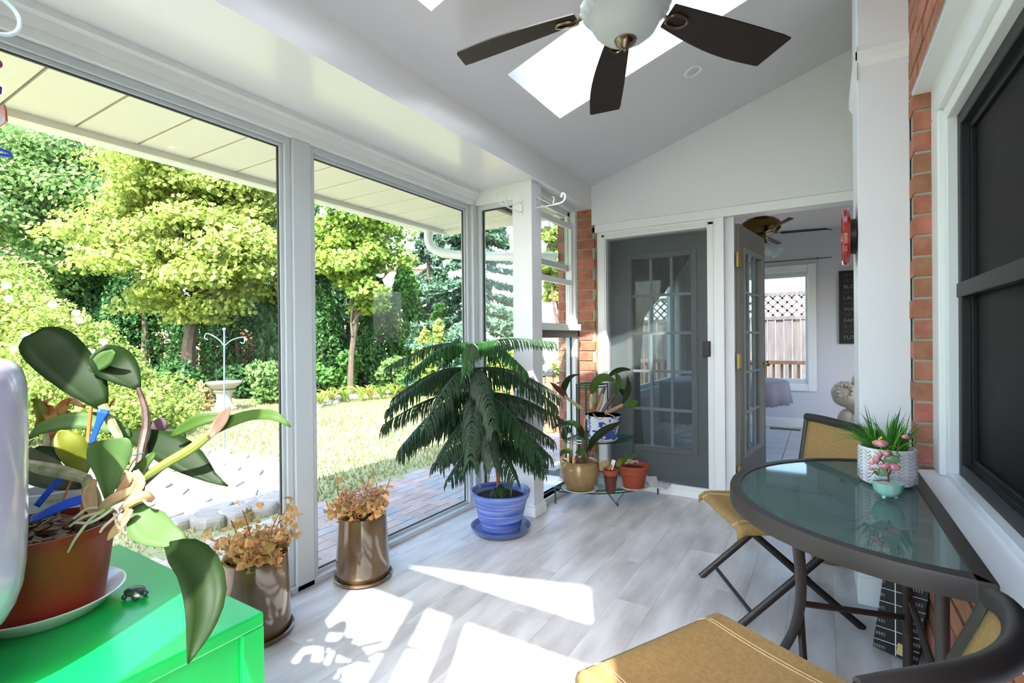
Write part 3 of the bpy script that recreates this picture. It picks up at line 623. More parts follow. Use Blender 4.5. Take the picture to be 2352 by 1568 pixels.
PINE = M('pine_needles', (26,58,26), .5, var=.5, scale=10, col2=(17,42,20), isl=.25, trans=.12); PINET = M('pine_new_needles', (40,86,32), .5, var=.6, scale=10, col2=(24,60,24), isl=.2, trans=.15)
random.seed(21)
VR = Vector((_r0.x, _r0.y, 0)); VF = Vector((-math.sin(YAW), math.cos(YAW), 0))
def pine_branch(z, az, L, rise, droop, mat, bl=.10):
    d = VR*math.cos(az)+VF*math.sin(az); b = trunk_at(z); n = 14
    pts = []
    for i in range(n+1):
        u = i/n; pts.append(b+d*(L*u)+Vector((0, 0, rise*math.sin(min(1, u*1.4)*math.pi*.6)*.8-droop*u**1.7)))
    mb = MB(); mb.tube(pts, list(np.linspace(.0055, .002, n+1)), 5)
    K = int(34*L/.5)
    for k in range(K):
        u = .12+.88*k/K+random.uniform(-.01, .01); j = min(n-1, int(u*n)); p = pts[j].lerp(pts[j+1], u*n-j); t = (pts[j+1]-pts[j]).normalized()
        for sgn in (-1, 1):
            sd_ = t.cross(Vector((0,0,1))).normalized()*sgn
            ln = bl*1.35*(1.15-.62*u)*random.uniform(.75, 1.25); dr = (sd_*.75+t*.55+Vector((0,0,.15))).normalized()
            q = p.copy(); path = [q]; v = dr.copy()
            for s_ in range(7):
                v = (v+Vector((0,0,-.42))).normalized(); q = q+v*(ln/7); path.append(q)
            rr = [.0065 if s_ % 2 else .0042 for s_ in range(8)]; rr[-1] = .0018
            mb.tube(path, rr, 4, cap=False)
            # needles
            for s_ in range(1, 8):
                c0 = path[s_]; e = Vector((random.gauss(0,1), random.gauss(0,1), random.gauss(-.4,.8))).normalized()*.011
                w_ = e.cross(v).normalized()*.0022
                mb.add([c0-w_, c0+w_, c0+e], [(0,1,2)])
    mb.build('branch', mat, npn)
# whorls from the top down; azimuth 0 = right of view, pi = left, -pi/2 = towards the camera
for az, L_, dp_ in ((.0, .54, .04), (3.1, .58, .20), (1.2, .42, .18), (2.2, .45, .2), (-.7, .45, .22), (-1.6, .40, .22), (-2.5, .48, .24)): pine_branch(1.215, az, L_, .07, dp_, PINET, .085)
for az in (.12, 2.95, 1.5, -.4, -1.3, -2.0, -2.7): pine_branch(1.06, az, .57, .06, .22+.14*abs(math.sin(az)), PINE, .12)
for az in (-.1, .8, 2.1, 3.25, -.9, -1.55, -2.3): pine_branch(.90, az, .60, .05, .22+.12*abs(math.sin(az)), PINE, .13)
for az in (.3, 1.4, 2.6, 3.4, -.6, -1.35, -2.0): pine_branch(.74, az, .52, .07, .24, PINE, .13)
for az in (.1, 1.2, 2.4, 3.0, -1.1, -2.2, -.4): pine_branch(.58, az, .38, .06, .20, PINE, .12)
pine_branch(.30, -1.2, .14, .03, .10, PINET, .06); pine_branch(.28, -2.0, .12, .03, .08, PINE, .06)
# ================================================================== corner plant stand with pots
TG = M('green_wire', (34,74,64), .4, metal=.3)
SX, SY = -1.745, 4.03
st = thing('plant_stand', 'green metal three-tier quarter-round corner plant stand', 'stand', (SX, SY, 0))
for z, R in ((.12, .62), (.45, .42), (.87, .20)):
    arc = [(SX+R*math.cos(a), SY-R*math.sin(a), z) for a in np.linspace(0, math.pi/2, 25)]
    q = MB().tube(arc, .006, 6).tube([(SX, SY, z), arc[0]], .006, 6).tube([(SX, SY, z), arc[-1]], .006, 6)
    q.tube([(p[0], p[1], z-.022) for p in arc], .005, 6)
    nb = int(R/.035)
    for i in range(1, nb):
        a = R*i/nb; L = math.sqrt(R*R-a*a); q.tube([(SX, SY-a, z), (SX+L, SY-a, z)], .003, 5)
    q.build('shelf', TG, st, smooth=True)
MB().tube([(SX, SY, 0), (SX, SY, .875)], .008, 8).build('back_post', TG, st, smooth=True)
for R, z0, z1 in ((.62, 0, .12), (.42, .12, .45), (.20, .45, .87)):
    for a in (0.02, math.pi/2-.02):
        MB().tube([(SX+R*math.cos(a), SY-R*math.sin(a), z1), (SX+R*math.cos(a), SY-R*math.sin(a), z0)], .006, 6).build('upright', TG, st, smooth=True)
a = math.pi/4; fx, fy = SX+.62*math.cos(a), SY-.62*math.sin(a)
MB().tube([(fx-.06, fy-.06+.0, .115), (fx-.01, fy-.01, .02), (fx+.05, fy+.05, .115)], .005, 6).tube([(fx, fy, .02), (fx, fy, 0)], .007, 6).build('foot', TG, st, smooth=True)
def orchid(parent, base, specs, canes=()):
    for pts, mat in specs: lpx(parent, pts, mat, .3)
    for pts, r, mat in canes: tpx(parent, pts, r, mat)
SAU = M('pale_saucer', (214,208,196), .4)
def saucer(x, y, z, r, lab): 
    tag(MB().lathe([(.0005, z), (r*.8, z), (r, z+.016), (r-.004, z+.018), (r*.78, z+.006), (.0005, z+.005)], (x, y, 0), 36).build('plant_saucer', SAU, smooth=True), lab, 'saucer')
tx, ty = -1.545, 3.44; zt = .127
saucer(tx, ty, zt, .135, 'pale saucer under the tan round pot')
t = thing('potted_orchid', 'orchid in round tan glazed pot on the lowest stand tier', 'plant', (tx, ty, zt+.006)); z = zt+.006
MB().lathe([(.0005, z), (.085, z), (.10, z+.01), (.140, z+.10), (.146, z+.15), (.138, z+.19), (.128, z+.205), (.134, z+.212), (.128, z+.216), (.118, z+.205), (.118, z+.17), (.0005, z+.17)], (tx, ty, 0), 48).build('pot', M('tan_glaze', (146,120,78), .25, coat=.4, var=.5, scale=5, col2=(120,94,58)), t, smooth=True)
MB().lathe([(.0005, z+.17), (.118, z+.17), (.0005, z+.18)], (tx, ty, 0), 20).build('bark', BARK, t, smooth=True)
dt = (Vector((tx, ty, .4))-CAM).dot(_F)
orchid(t, None, [([(1340,1012,dt,5),(1334,988,dt,14),(1318,972,dt-.02,13),(1290,973,dt-.04,9),(1268,984,dt-.06,2)], LEAFD), ([(1312,992,dt,4),(1302,985,dt-.02,14),(1296,1000,dt-.04,14),(1301,1016,dt-.05,4)], LEAFD), ([(1350,1038,dt,5),(1364,1010,dt-.03,16),(1390,988,dt-.05,18),(1415,975,dt-.07,10),(1424,968,dt-.08,2)], LEAFD), ([(1312,1040,dt,4),(1306,1035,dt-.03,12),(1292,1038,dt-.05,10),(1288,1048,dt-.05,3)], LEAFM), ([(1322,1040,dt,4),(1334,1036,dt-.03,14),(1345,1050,dt-.05,12),(1342,1060,dt-.05,3)], LEAFM)],
       [([(1311,1066,dt),(1311,1030,dt),(1315,995,dt)], [4,4,3], CANED), ([(1340,1060,dt),(1340,1035,dt),(1338,1005,dt)], [4,4,3], CANED), ([(1347,1055,dt),(1355,1030,dt),(1366,1008,dt)], [3,3,2], CANED), ([(1326,1066,dt),(1325,1045,dt)], [3,3], CANED)])
bx, by = -1.465, 3.715; zb = .457
saucer(bx, by, zb, .115, 'pale saucer under the blue and white pot')
t = thing('potted_orchid', 'orchid in blue and white china pot on the middle stand tier', 'plant', (bx, by, zb+.006)); z = zb+.006
def china():
    m = M('china_blue_white', (222,228,238), .15, coat=.5); nt = m.node_tree; N = nt.nodes; L = nt.links; b = N['Principled BSDF']
    tc = N.new('ShaderNodeTexCoord'); nz = N.new('ShaderNodeTexNoise'); nz.inputs['Scale'].default_value = 17; nz.inputs['Detail'].default_value = 5; nz.inputs['Distortion'].default_value = 1.2; L.new(tc.outputs['Object'], nz.inputs['Vector'])
    rp = N.new('ShaderNodeValToRGB'); rp.color_ramp.elements[0].position = .50; rp.color_ramp.elements[0].color = (*lin((224,230,240)), 1); rp.color_ramp.elements[1].position = .535; rp.color_ramp.elements[1].color = (*lin((44,72,170)), 1)
    L.new(nz.outputs['Fac'], rp.inputs[0]); L.new(rp.outputs[0], b.inputs['Base Color']); return m
CH = china(); CB = M('china_cobalt', (36,58,160), .15, coat=.5)
MB().lathe([(.0005, z), (.092, z), (.10, z+.012), (.122, z+.10), (.130, z+.168), (.142, z+.186), (.145, z+.192), (.140, z+.194)], (bx, by, 0), 48).build('pot', CH, t, smooth=True)
MB().lathe([(.141, z+.194), (.125, z+.175), (.12, z+.14), (.0005, z+.14)], (bx, by, 0), 48).build('pot_lining', CB, t, smooth=True)
MB().lathe([(.0005, z+.141), (.121, z+.141), (.08, z+.165), (.0005, z+.17)], (bx, by, 0), 20).build('bark', BARK, t, smooth=True)
dt = (Vector((bx, by, .7))-CAM).dot(_F)
orchid(t, None, [([(1303,912,dt-.05,5),(1292,902,dt-.06,14),(1278,890,dt-.07,11),(1264,878,dt-.08,2)], M('orchid_leaf_maroon', (84,44,40), .4, trans=.15)), ([(1294,908,dt-.05,4),(1296,888,dt-.06,15),(1306,870,dt-.07,12),(1318,862,dt-.08,6),(1330,860,dt-.08,2)], LEAFD),
   ([(1360,905,dt,6),(1362,890,dt-.01,16),(1374,872,dt-.03,19),(1392,867,dt-.04,18),(1411,874,dt-.05,6)], LEAFM), ([(1414,905,dt,5),(1420,885,dt-.01,13),(1419,866,dt-.02,12),(1412,858,dt-.03,4)], LEAFM), ([(1395,866,dt,4),(1412,854,dt,12),(1430,848,dt,10),(1448,849,dt-.01,3)], LEAFD), ([(1430,926,dt,4),(1440,905,dt,14),(1444,885,dt,12),(1441,865,dt,3)], LEAFD), ([(1430,930,dt-.02,5),(1444,928,dt-.03,16),(1458,926,dt-.04,16),(1463,929,dt-.04,12)], LEAFM), ([(1420,892,dt+.02,4),(1432,902,dt+.02,12),(1440,918,dt+.02,3)], LEAFD)],
   [([(1340,940,dt-.06),(1325,930,dt-.06),(1308,918,dt-.06),(1296,908,dt-.05)], [4,4,3.5,3], CANE), ([(1358,940,dt-.04),(1359,920,dt-.02),(1360,905,dt)], [4,5,4], CANE), ([(1370,940,dt-.03),(1378,915,dt-.02),(1388,890,dt)], [5,6,4], CANED), ([(1372,945,dt-.06),(1380,925,dt-.05),(1384,905,dt-.03)], [4,4,3], SHEA), ([(1384,945,dt-.03),(1400,922,dt-.02),(1414,906,dt)], [4,5,4], CANED), ([(1390,950,dt-.05),(1410,940,dt-.04),(1430,930,dt-.02)], [4,5,4], SHEA)])
for pts in [[(1350,950),(1352,965),(1356,985)], [(1362,950),(1375,962),(1385,960)], [(1352,952),(1344,962),(1342,980)], [(1395,950),(1410,956),(1410,965)]]: tpx(t, [(a, b, dt-.15) for a, b in pts], 1.1, ROOT, 'root', 8, 5)
# cup
ux, uy = -1.325, 3.50
t = thing('seedling_cup', 'clear plastic cup holding a tiny terracotta pot with tag', 'pot', (ux, uy, zt)); z = zt
MB().lathe([(.034, z), (.036, z+.002), (.052, z+.125), (.054, z+.127), (.0515, z+.125), (.035, z+.006)], (ux, uy, 0), 28).build('cup', glassmat('cup_plastic', (226,214,210), .06, .05), t, smooth=True)
MB().lathe([(.0005, z+.006), (.030, z+.006), (.047, z+.125), (.054, z+.128), (.056, z+.165), (.050, z+.165), (.046, z+.14), (.0005, z+.14)], (ux, uy, 0), 28).build('pot', M('terracotta', (152,68,42), .75, var=.5, scale=10, col2=(130,54,32)), t, smooth=True)
dt = (Vector((ux, uy, .3))-CAM).dot(_F)
lpx(t, [(1386,1078,dt,6),(1384,1070,dt-.01,16),(1392,1064,dt-.02,14),(1399,1066,dt-.02,6)], SHEA, .5, name='dry_leaf'); lpx(t, [(1396,1078,dt,6),(1400,1070,dt-.01,12),(1394,1062,dt-.02,8)], SHEA, .5, name='dry_leaf')
MB().bar(P(1403, 1078, dt), P(1410, 1056, dt), .028, .001, (_F.x, _F.y, 0)).build('plant_tag', M('paper_white', (232,232,236), .7), t)
# terracotta pot
ox, oy = -1.215, 3.69; 
saucer(ox, oy, zt, .115, 'pale saucer under the terracotta pot')
t = thing('potted_seedling', 'terracotta pot with a small green seedling on the lowest tier', 'plant', (ox, oy, zt+.006)); z = zt+.006
MB().lathe([(.0005, z), (.074, z), (.096, z+.10), (.104, z+.105), (.108, z+.145), (.114, z+.150), (.114, z+.165), (.104, z+.167), (.098, z+.14), (.0005, z+.14)], (ox, oy, 0), 44).build('pot', MATS['terracotta'], t, smooth=True)
MB().lathe([(.0005, z+.14), (.099, z+.14), (.0005, z+.148)], (ox, oy, 0), 20).build('soil', SOIL, t, smooth=True)
dt = (Vector((ox, oy, .3))-CAM).dot(_F)
lpx(t, [(1440,1062,dt,4),(1428,1058,dt-.04,12),(1420,1066,dt-.06,12),(1418,1072,dt-.06,4)], LEAFY, .3); lpx(t, [(1441,1060,dt,4),(1452,1050,dt,10),(1464,1042,dt,4)], LEAFM, .3); lpx(t, [(1440,1058,dt,3),(1438,1048,dt+.02,8),(1432,1040,dt+.03,3)], LEAFM, .3)
for k in range(9): tpx(t, [(1445+random.uniform(-8,10), 1064, dt-.03), (1448+random.uniform(-14,16), 1056+random.uniform(-2,5), dt-.06), (1450+random.uniform(-18,18), 1062+random.uniform(-2,4), dt-.08)], 1., ROOT, 'root', 6, 4)
# papers on the stand
t = thing('folded_cloth', 'crumpled pale cloth lying on the right end of the stand', 'cloth', (-1.14, 3.90, zt))
rng = np.random.RandomState(4); nx_, ny_ = 14, 10; v = []; f = []
for j in range(ny_):
    for i in range(nx_):
        x = -1.30+i*.022; y = 3.83+j*.018; v.append((x+rng.uniform(-.004,.004), y, zt+.010+.012*abs(math.sin(i*.9+j*.5))+rng.uniform(0,.006)-(.04 if (x-SX)**2+(SY-y)**2 > .41 else 0)))
for j in range(ny_-1):
    for i in range(nx_-1): k = j*nx_+i; f.append((k, k+1, k+nx_+1, k+nx_))
MB().add(v, f).build('fabric', M('pale_cloth', (196,190,196), .85), t, smooth=True, solid=.004)
MB().ball((-1.20, 3.87, zt+.04), (.022, .016, .010), 10, 6).build('dry_bulb', M('cream_bulb', (216,208,170), .6), t, smooth=True)
# plant hooks on the column
def hook(plate, dirv, L, lab, tip):
    pv = Vector(plate); d = Vector(dirv).normalized(); n = d.cross(Vector((0,0,1))).normalized()
    t = thing('plant_hook', lab, 'bracket', pv, 0, 'white plant hooks')
    MB().bar(pv+Vector((0,0,-.055)), pv+Vector((0,0,.055)), .022, .004, d).build('wall_plate', TRIMW, t)
    MB().tube(curve([pv+Vector((0,0,-.035)), pv+d*L*.5+Vector((0,0,-.03+tip*.5)), pv+d*L*.9+Vector((0,0,-.02+tip)), pv+d*L*1.05+Vector((0,0,.0+tip)), pv+d*L*1.06+Vector((0,0,.035+tip)), pv+d*L*.97+Vector((0,0,.045+tip)), pv+d*L*.93+Vector((0,0,.02+tip))], 30), .005, 8).build('arm', TRIMW, t, smooth=True)
    MB().tube([pv+Vector((0,0,.045)), pv+d*L*.55+Vector((0,0,-.02+tip*.5))], .003, 6).build('brace', TRIMW, t, smooth=True)
    MB().tube(curve([pv+d*L*.62+Vector((0,0,-.025+tip*.6)), pv+d*L*.68+Vector((0,0,.02+tip*.6)), pv+d*L*.60+Vector((0,0,.03+tip*.6))], 10), .004, 6).build('small_hook', TRIMW, t, smooth=True)
    for dz in (-.03, .03): MB().lathe([(.004, 0), (.0035, .003), (.0005, .004)], pv+d*.002+Vector((0,0,dz)), 8, ax=d.to_track_quat('Z', 'Y').to_matrix()).build('screw', M('dark_screw', (60,60,60), .4, metal=.8), t)
hook((-1.812, 3.068, 2.185), (-.28, -1, 0), .22, 'white metal plant hook on the front of the column', .02)
hook((-1.725, 3.13, 2.22), (1, .18, 0), .20, 'white metal plant hook on the right side of the column', .0)
# ================================================================== ceiling fan
FC = Vector((-.625, 1.845, 0)); BZ = 2.53
fan = thing('ceiling_fan', 'dark-bladed ceiling fan with frosted glass bowl light under the skylight', 'ceiling fan', (FC.x, FC.y, cz(FC.x)))
PEW = M('antique_pewter', (136,122,104), .28, metal=1, var=.5, scale=12, col2=(86,76,64))
WAL = M('dark_walnut', (38,25,20), .6, var=.7, scale=6, col2=(30,20,16), stretch=(1,12,1))
FRO = M('frosted_glass', (238,244,246), .4, trans=.6, coat=.2)
c0 = (FC.x, FC.y, 0); zc_ = cz(FC.x)
MB().lathe([(.01, zc_-.14), (.05, zc_-.10), (.068, zc_-.03), (.07, zc_+.03)], c0, 28).build('canopy', PEW, fan, smooth=True)
MB().tube([(FC.x, FC.y, zc_-.1), (FC.x, FC.y, BZ+.12)], .012, 12).build('downrod', PEW, fan, smooth=True)
MB().lathe([(.02, BZ+.15), (.06, BZ+.14), (.11, BZ+.11), (.125, BZ+.07), (.12, BZ+.02), (.09, BZ-.005), (.08, BZ-.02), (.04, BZ-.03)], c0, 40).build('motor_housing', PEW, fan, smooth=True)
bw = MB().lathe([(.150, BZ-.012), (.164, BZ-.020), (.168, BZ-.030), (.162, BZ-.040), (.148, BZ-.052), (.136, BZ-.068), (.128, BZ-.090), (.112, BZ-.118), (.085, BZ-.140), (.05, BZ-.152), (.012, BZ-.155)], c0, 64, wob=lambda a, z: 1+(.012*math.sin(a*24) if z > BZ-.05 else 0)).build('light_bowl', FRO, fan, smooth=True)
q = MB()
for k in range(20):
    a = 2*math.pi*k/20
    for s in (-1, 1):
        q.tube([(FC.x+r*math.cos(a+s*d), FC.y+r*math.sin(a+s*d), z) for r, d, z in ((.169, .02, BZ-.032), (.158, .09, BZ-.046), (.142, .12, BZ-.060))], .003, 5)
q.build('rim_relief', FRO, bw, smooth=True)
MB().lathe([(.038, BZ-.150), (.042, BZ-.154), (.038, BZ-.166), (.018, BZ-.182), (.008, BZ-.186), (.009, BZ-.192), (.003, BZ-.197)], c0, 28).build('finial', PEW, fan, smooth=True)
MB().lathe([(.045, BZ-.03), (.16, BZ-.018), (.155, BZ-.012), (.04, BZ-.02)], c0, 40).build('bowl_fitter', PEW, fan, smooth=True)
Lt = onz(1062, 130, 2.45); Ft = onz(1390, 250, 2.45); Rt = onz(1775, 112, 2.45)
aL, aF, aR = [math.atan2(p.y-FC.y, p.x-FC.x) for p in (Lt, Ft, Rt)]
for i in range(5):
    a = aF+(i-1)*math.radians(75 if i < 3 else 71); RR = .70
    if i == 0: a = aR; RR = (Rt-Vector((FC.x, FC.y, Rt.z))).length+.02
    if i == 2: a = aL; RR = (Lt-Vector((FC.x, FC.y, Lt.z))).length+.02
    if i == 1: RR = (Ft-Vector((FC.x, FC.y, Ft.z))).length+.01
    if i == 3: a = aL+math.radians(66)
    if i == 4: a = aL+math.radians(133)
    d = Vector((math.cos(a), math.sin(a), 0)); s = Vector((-d.y, d.x, 0)); pit = math.radians(-14)
    s2 = (s*math.cos(pit)+Vector((0,0,math.sin(pit))))
    top = []; bot = []; n = 14
    for j in range(n+1):
        u = j/n; r = .185+(RR-.185)*u; z = BZ-.01-.085*(r/.7)
        w = (.052+.032*math.sin(min(1, u*1.15)*math.pi*.62))*(1 if u < .97 else .93)
        sk = .012*math.sin(u*math.pi)
        top.append(FC+d*r+s2*(w+sk)+Vector((0,0,z))); bot.append(FC+d*r-s2*(w-sk)+Vector((0,0,z)))
    top[-1] = top[-1]-d*.03
    pts = top+bot[::-1]; m = len(pts)
    MB().add([p for p in pts]+[p+Vector((0,0,.006)) for p in pts], [tuple(range(m))[::-1], tuple(range(m, 2*m))]+[(k, (k+1) % m, (k+1) % m+m, k+m) for k in range(m)]).build('blade', WAL, fan)
    zb_ = BZ-.012-.085*.25/.7
    ring = [FC+d*(.225+.045*math.cos(t))+s2*(.028*math.sin(t))+Vector((0,0,zb_-.004)) for t in np.linspace(0, 2*math.pi, 20)]
    MB().tube(ring, .006, 6).tube([FC+d*.10+Vector((0,0,BZ+.0)), FC+d*.14+Vector((0,0,BZ-.012)), FC+d*.185+Vector((0,0,zb_-.002))], [.012,.009,.008], 8).build('blade_iron', PEW, fan, smooth=True)
MB().tube([(FC.x+.09, FC.y-.05, BZ), (FC.x+.09, FC.y-.05, BZ-.03)], .001, 4).build('pull_chain', PEW, fan)
# ================================================================== half-round glass table
TX, TY, TR, TZ = .315, 2.055, .61, .72
BRN = M('brown_metal', (48,40,37), .5, var=.3, scale=20, col2=(40,33,31))
TG2 = None
def tabletop_glass():
    m = M('tabletop_glass', (112,138,132), .05); nt = m.node_tree; N = nt.nodes; L = nt.links; b = N['Principled BSDF']; b.inputs['Roughness'].default_value = .04
    b.inputs['Base Color'].default_value = (*lin((104,130,126)), 1)
    for l in list(b.inputs['Base Color'].links): L.remove(l)
    t = N.new('ShaderNodeBsdfTransparent'); t.inputs[0].default_value = (*lin((180,205,198)), 1); ms = N.new('ShaderNodeMixShader'); ms.inputs[0].default_value = .62
    L.new(t.outputs[0], ms.inputs[1]); L.new(b.outputs[0], ms.inputs[2]); L.new(ms.outputs[0], N['Material Output'].inputs[0]); return m
tb = thing('half_round_table', 'half-round glass-topped patio table with brown metal rim against the wall', 'table', (TX-.2, TY, 0))
arc = [(TX-TR*math.cos(a), TY+TR*math.sin(a)) for a in np.linspace(-math.pi/2, math.pi/2, 49)]
inn = [(TX-.035-(TR-.07)*math.cos(a), TY+(TR-.045)*math.sin(a)) for a in np.linspace(-math.pi/2, math.pi/2, 49)]
MB().prism([(TX-.03, TY-TR+.04)]+inn+[(TX-.03, TY+TR-.04)], 'z', TZ-.012, TZ-.004).build('glass_top', tabletop_glass(), tb)
q = MB(); n = len(arc); v = []
for (xo, yo), (xi, yi) in zip(arc, inn): v += [(xo, yo, TZ-.05), (xo, yo, TZ-.006), (xo*.93+xi*.07, yo*.93+yi*.07, TZ), (xi, yi, TZ), (xi, yi, TZ-.02), (xo*.6+xi*.4, yo*.6+yi*.4, TZ-.05)]
f = [(i*6+k, i*6+(k+1) % 6, (i+1)*6+(k+1) % 6, (i+1)*6+k) for i in range(n-1) for k in range(6)]
q.add(v, f); q.build('rim', BRN, tb, smooth=True)
MB().box(TX-.036, TX+.004, TY-TR, TY+TR, TZ-.05, TZ).build('straight_rail', BRN, tb, bev=.004)
lt = onz(1822, 1240, .67); lf_ = onz(1787, 1512, 0)
def leg(a, b, nm='leg'):
    a = Vector(a); b = Vector(b); m1 = a.lerp(b, .35)+Vector((0,0,-.03)); m2 = a.lerp(b, .18)
    cur = curve([a, Vector((a.x+.01, a.y+.02, .52)), a.lerp(b, .33).to_2d().to_3d()+Vector((0,0,.34)), a.lerp(b, .62).to_2d().to_3d()+Vector((0,0,.15)), b], 24)
    MB().tube(cur, .016, 10, flat=.8).build(nm, BRN, tb, smooth=True)
dA, dB = (lt-CAM).dot(_F)+.03, (lf_-CAM).dot(_F)
LP = [(1832,1243),(1839,1320),(1838,1385),(1824,1445),(1803,1485),(1786,1512)]
LPW = [P(x, y, dA+(dB-dA)*((y-1243)/269)) for x, y in LP]; LPW[-1].z = 0
MB().tube(curve(LPW, 24), .0165, 10).build('leg', BRN, tb, smooth=True)
leg((TX-.42, TY+.42, .675), (TX-.36, TY-.20, 0))
for y in (TY+.30, TY-.34): MB().tube([(TX-.05, y, .69), (TX-.05, y, 0)], .016, 10).build('leg', BRN, tb, smooth=True)
sm = onz(1836, 1385, .235); sm = LPW[2]
MB().tube([sm, (TX-.05, TY+.30, .20)], .011, 8).build('stretcher', BRN, tb, smooth=True)
MB().tube([(TX-.05, TY+.30, .30), (TX-.05, TY-.34, .30)], .011, 8).build('stretcher', BRN, tb, smooth=True)
MB().tube([(TX-.05, TY+.30, .14), (TX-.08, TY+.05, .60)], .010, 8).build('brace', BRN, tb, smooth=True)
# ================================================================== folding sling chairs
SLG = M('tan_sling', (158,126,76), .85, var=.6, scale=90, col2=(132,100,56), bump=.25, bscale=500)
BLK = M('dark_brown_tube', (38,32,31), .45)
def chair(name, label, x, y, ang, seat=(-.20, .27), rx=-.365, rz=.755, bow=.085, wb=.235):
    t = thing(name, label, 'chair', (x, y, 0), ang, 'folding patio chairs'); w = .235; x0, x1 = seat
    for s in (-1, 1):
        yy = s*w
        loc(MB().tube([(.27, yy, .0), (.0, yy, .235), (-.20, yy, .41), (-.20+(rx+.20)*.4, s*(w+(wb-w)*.4), .50), (-.20+(rx+.20)*.7, s*(w+(wb-w)*.8), .62), (rx, s*wb, rz)], .013, 10, flat=1.3), 'back_leg', BLK, t, smooth=True)
        loc(MB().tube([(-.27, yy*.92, .0), (.0, yy*.92, .235), (.19, yy*.92, .405)], .012, 10, flat=1.3), 'front_leg', BLK, t, smooth=True)
        loc(MB().tube([(x0+.01, yy, .428), (x1-.02, yy, .434)], .010, 8), 'seat_rail', BLK, t, smooth=True)
        loc(MB().lathe([(.009, 0), (.008, .004), (.0005, .006)], (0, yy*(1.07 if s > 0 else 1.07), .235), 10, ax=Matrix.Rotation(-s*math.pi/2, 3, 'X')), 'bolt', M('bolt_steel', (180,180,180), .3, metal=1), t, smooth=True)
    loc(MB().tube([(.20, -w, .062), (.20, w, .062)], .009, 8), 'stretcher', BLK, t, smooth=True)
    loc(MB().tube([(-.23, -w*.92, .03), (-.23, w*.92, .03)], .009, 8), 'stretcher', BLK, t, smooth=True)
    loc(MB().tube([(x1-.05, -w*.86, .40), (x1-.05, w*.86, .40)], .010, 8), 'front_bar', BLK, t, smooth=True)
    # sling seat
    v = []; nx_ = 16; Q = [-1.0, -.995, -.965, -.85, -.6, -.3, 0, .3, .6, .85, .965, .995, 1.0]; ny_ = len(Q)-1
    for i in range(nx_+1):
        for q in Q:
            u = i/nx_; xx = x0+(x1-x0)*u; zz = .449-.024*(1-q*q)*math.sin(u*math.pi)*1.2
            if u > .93: zz -= (u-.93)*.35
            if abs(q) > .999: zz -= .040
            elif abs(q) > .99: zz -= .010
            v.append((xx, q*(w+.018), zz))
    f = [(i*(ny_+1)+j, (i+1)*(ny_+1)+j, (i+1)*(ny_+1)+j+1, i*(ny_+1)+j+1) for i in range(nx_) for j in range(ny_)]
    se = loc(MB().add(v, f), 'seat', SLG, t, smooth=True, solid=.005)
    for k in (0, 1):
        q = MB(); q.tube([(x0+(x1-x0)*u_, -(w-.035-k*.01), .4528-.024*(1-((w-.035-k*.01)/(w+.018))**2)*math.sin(u_*math.pi)*1.2-(max(0, u_-.93)*.35)) for u_ in np.linspace(.02, 1, 21)], .0011, 4); q.tube([(x0+(x1-x0)*u_, (w-.035-k*.01), .4528-.024*(1-((w-.035-k*.01)/(w+.018))**2)*math.sin(u_*math.pi)*1.2-(max(0, u_-.93)*.35)) for u_ in np.linspace(.02, 1, 21)], .0011, 4); loc(q, 'stitching', M('thread', (206,180,136), .8), se)
    x5 = -.20+(rx+.20)*.48
    rail = [(rx-bow*(1-q*q), q*(wb+.005), rz+.02*(1-q**4)*bow/.085) for q in np.linspace(-1, 1, 21)]
    loc(MB().tube(rail, .021, 12), 'top_rail', BLK, t, smooth=True)
    v = []; 
    for i in range(9):
        u = i/8
        for j in range(13):
            q = j/6-1; b = bow*(1-q*q)*(.35+.65*u); v.append((x5+(rx-x5)*u-b, q*(wb-.004), .515+(rz-.515+.015*(1-q**4))*u))
    f = [(i*13+j, (i+1)*13+j, (i+1)*13+j+1, i*13+j+1) for i in range(8) for j in range(12)]
    loc(MB().add(v, f), 'backrest', SLG, t, smooth=True, solid=.005)
    loc(MB().tube([(x5-bow*.35*(1-q*q), q*wb, .51) for q in np.linspace(-1, 1, 13)], .010, 8), 'lower_rail', BLK, t, smooth=True)
    for s in (-1, 1): loc(MB().tube([(x5, s*wb, .49), (rx, s*wb, rz)], .014, 8), 'back_post', BLK, t, smooth=True)
    return t
chair('folding_chair', 'tan sling folding chair beyond the half-round table, backrest towards the pilaster', -.198, 2.665, math.radians(209), rx=-.30, rz=.83, bow=.02, wb=.27)
chair('folding_chair', 'tan sling folding chair in the foreground at the lower right corner', -.165, 1.225, math.radians(152))
# ================================================================== things on the table
px_, py_ = .197, 2.25
pt = thing('grass_planter', 'white chevron-textured planter with artificial green grass', 'plant', (px_, py_, TZ))
def chev():
    m = M('chevron_ceramic', (222,222,226), .35); nt = m.node_tree; N = nt.nodes; L = nt.links; b = N['Principled BSDF']
    return m
MB().lathe([(.0005, TZ), (.07, TZ), (.080, TZ+.008), (.0865, TZ+.06), (.086, TZ+.128), (.082, TZ+.132), (.078, TZ+.128), (.076, TZ+.10), (.0005, TZ+.10)], (px_, py_, 0), 48).build('pot', chev(), pt, smooth=True)
CV = M('chevron_grey', (168,168,174), .4); q = MB()
for k in range(16):
    a = 2*math.pi*k/16
    for j in range(9):
        z = TZ+.014+j*.0125
        for s in (-1, 1): q.tube([(px_+.0868*math.cos(a), py_+.0868*math.sin(a), z), (px_+.0868*math.cos(a+s*.13), py_+.0868*math.sin(a+s*.13), z+.009)], .0018, 4)
q.build('chevron_relief', CV, pt, kind='stuff')
GR1 = M('grass_green', (62,132,40), .45, var=.4, scale=20, col2=(36,96,30), trans=.2); GR2 = M('grass_bright', (112,178,50), .45, trans=.25)
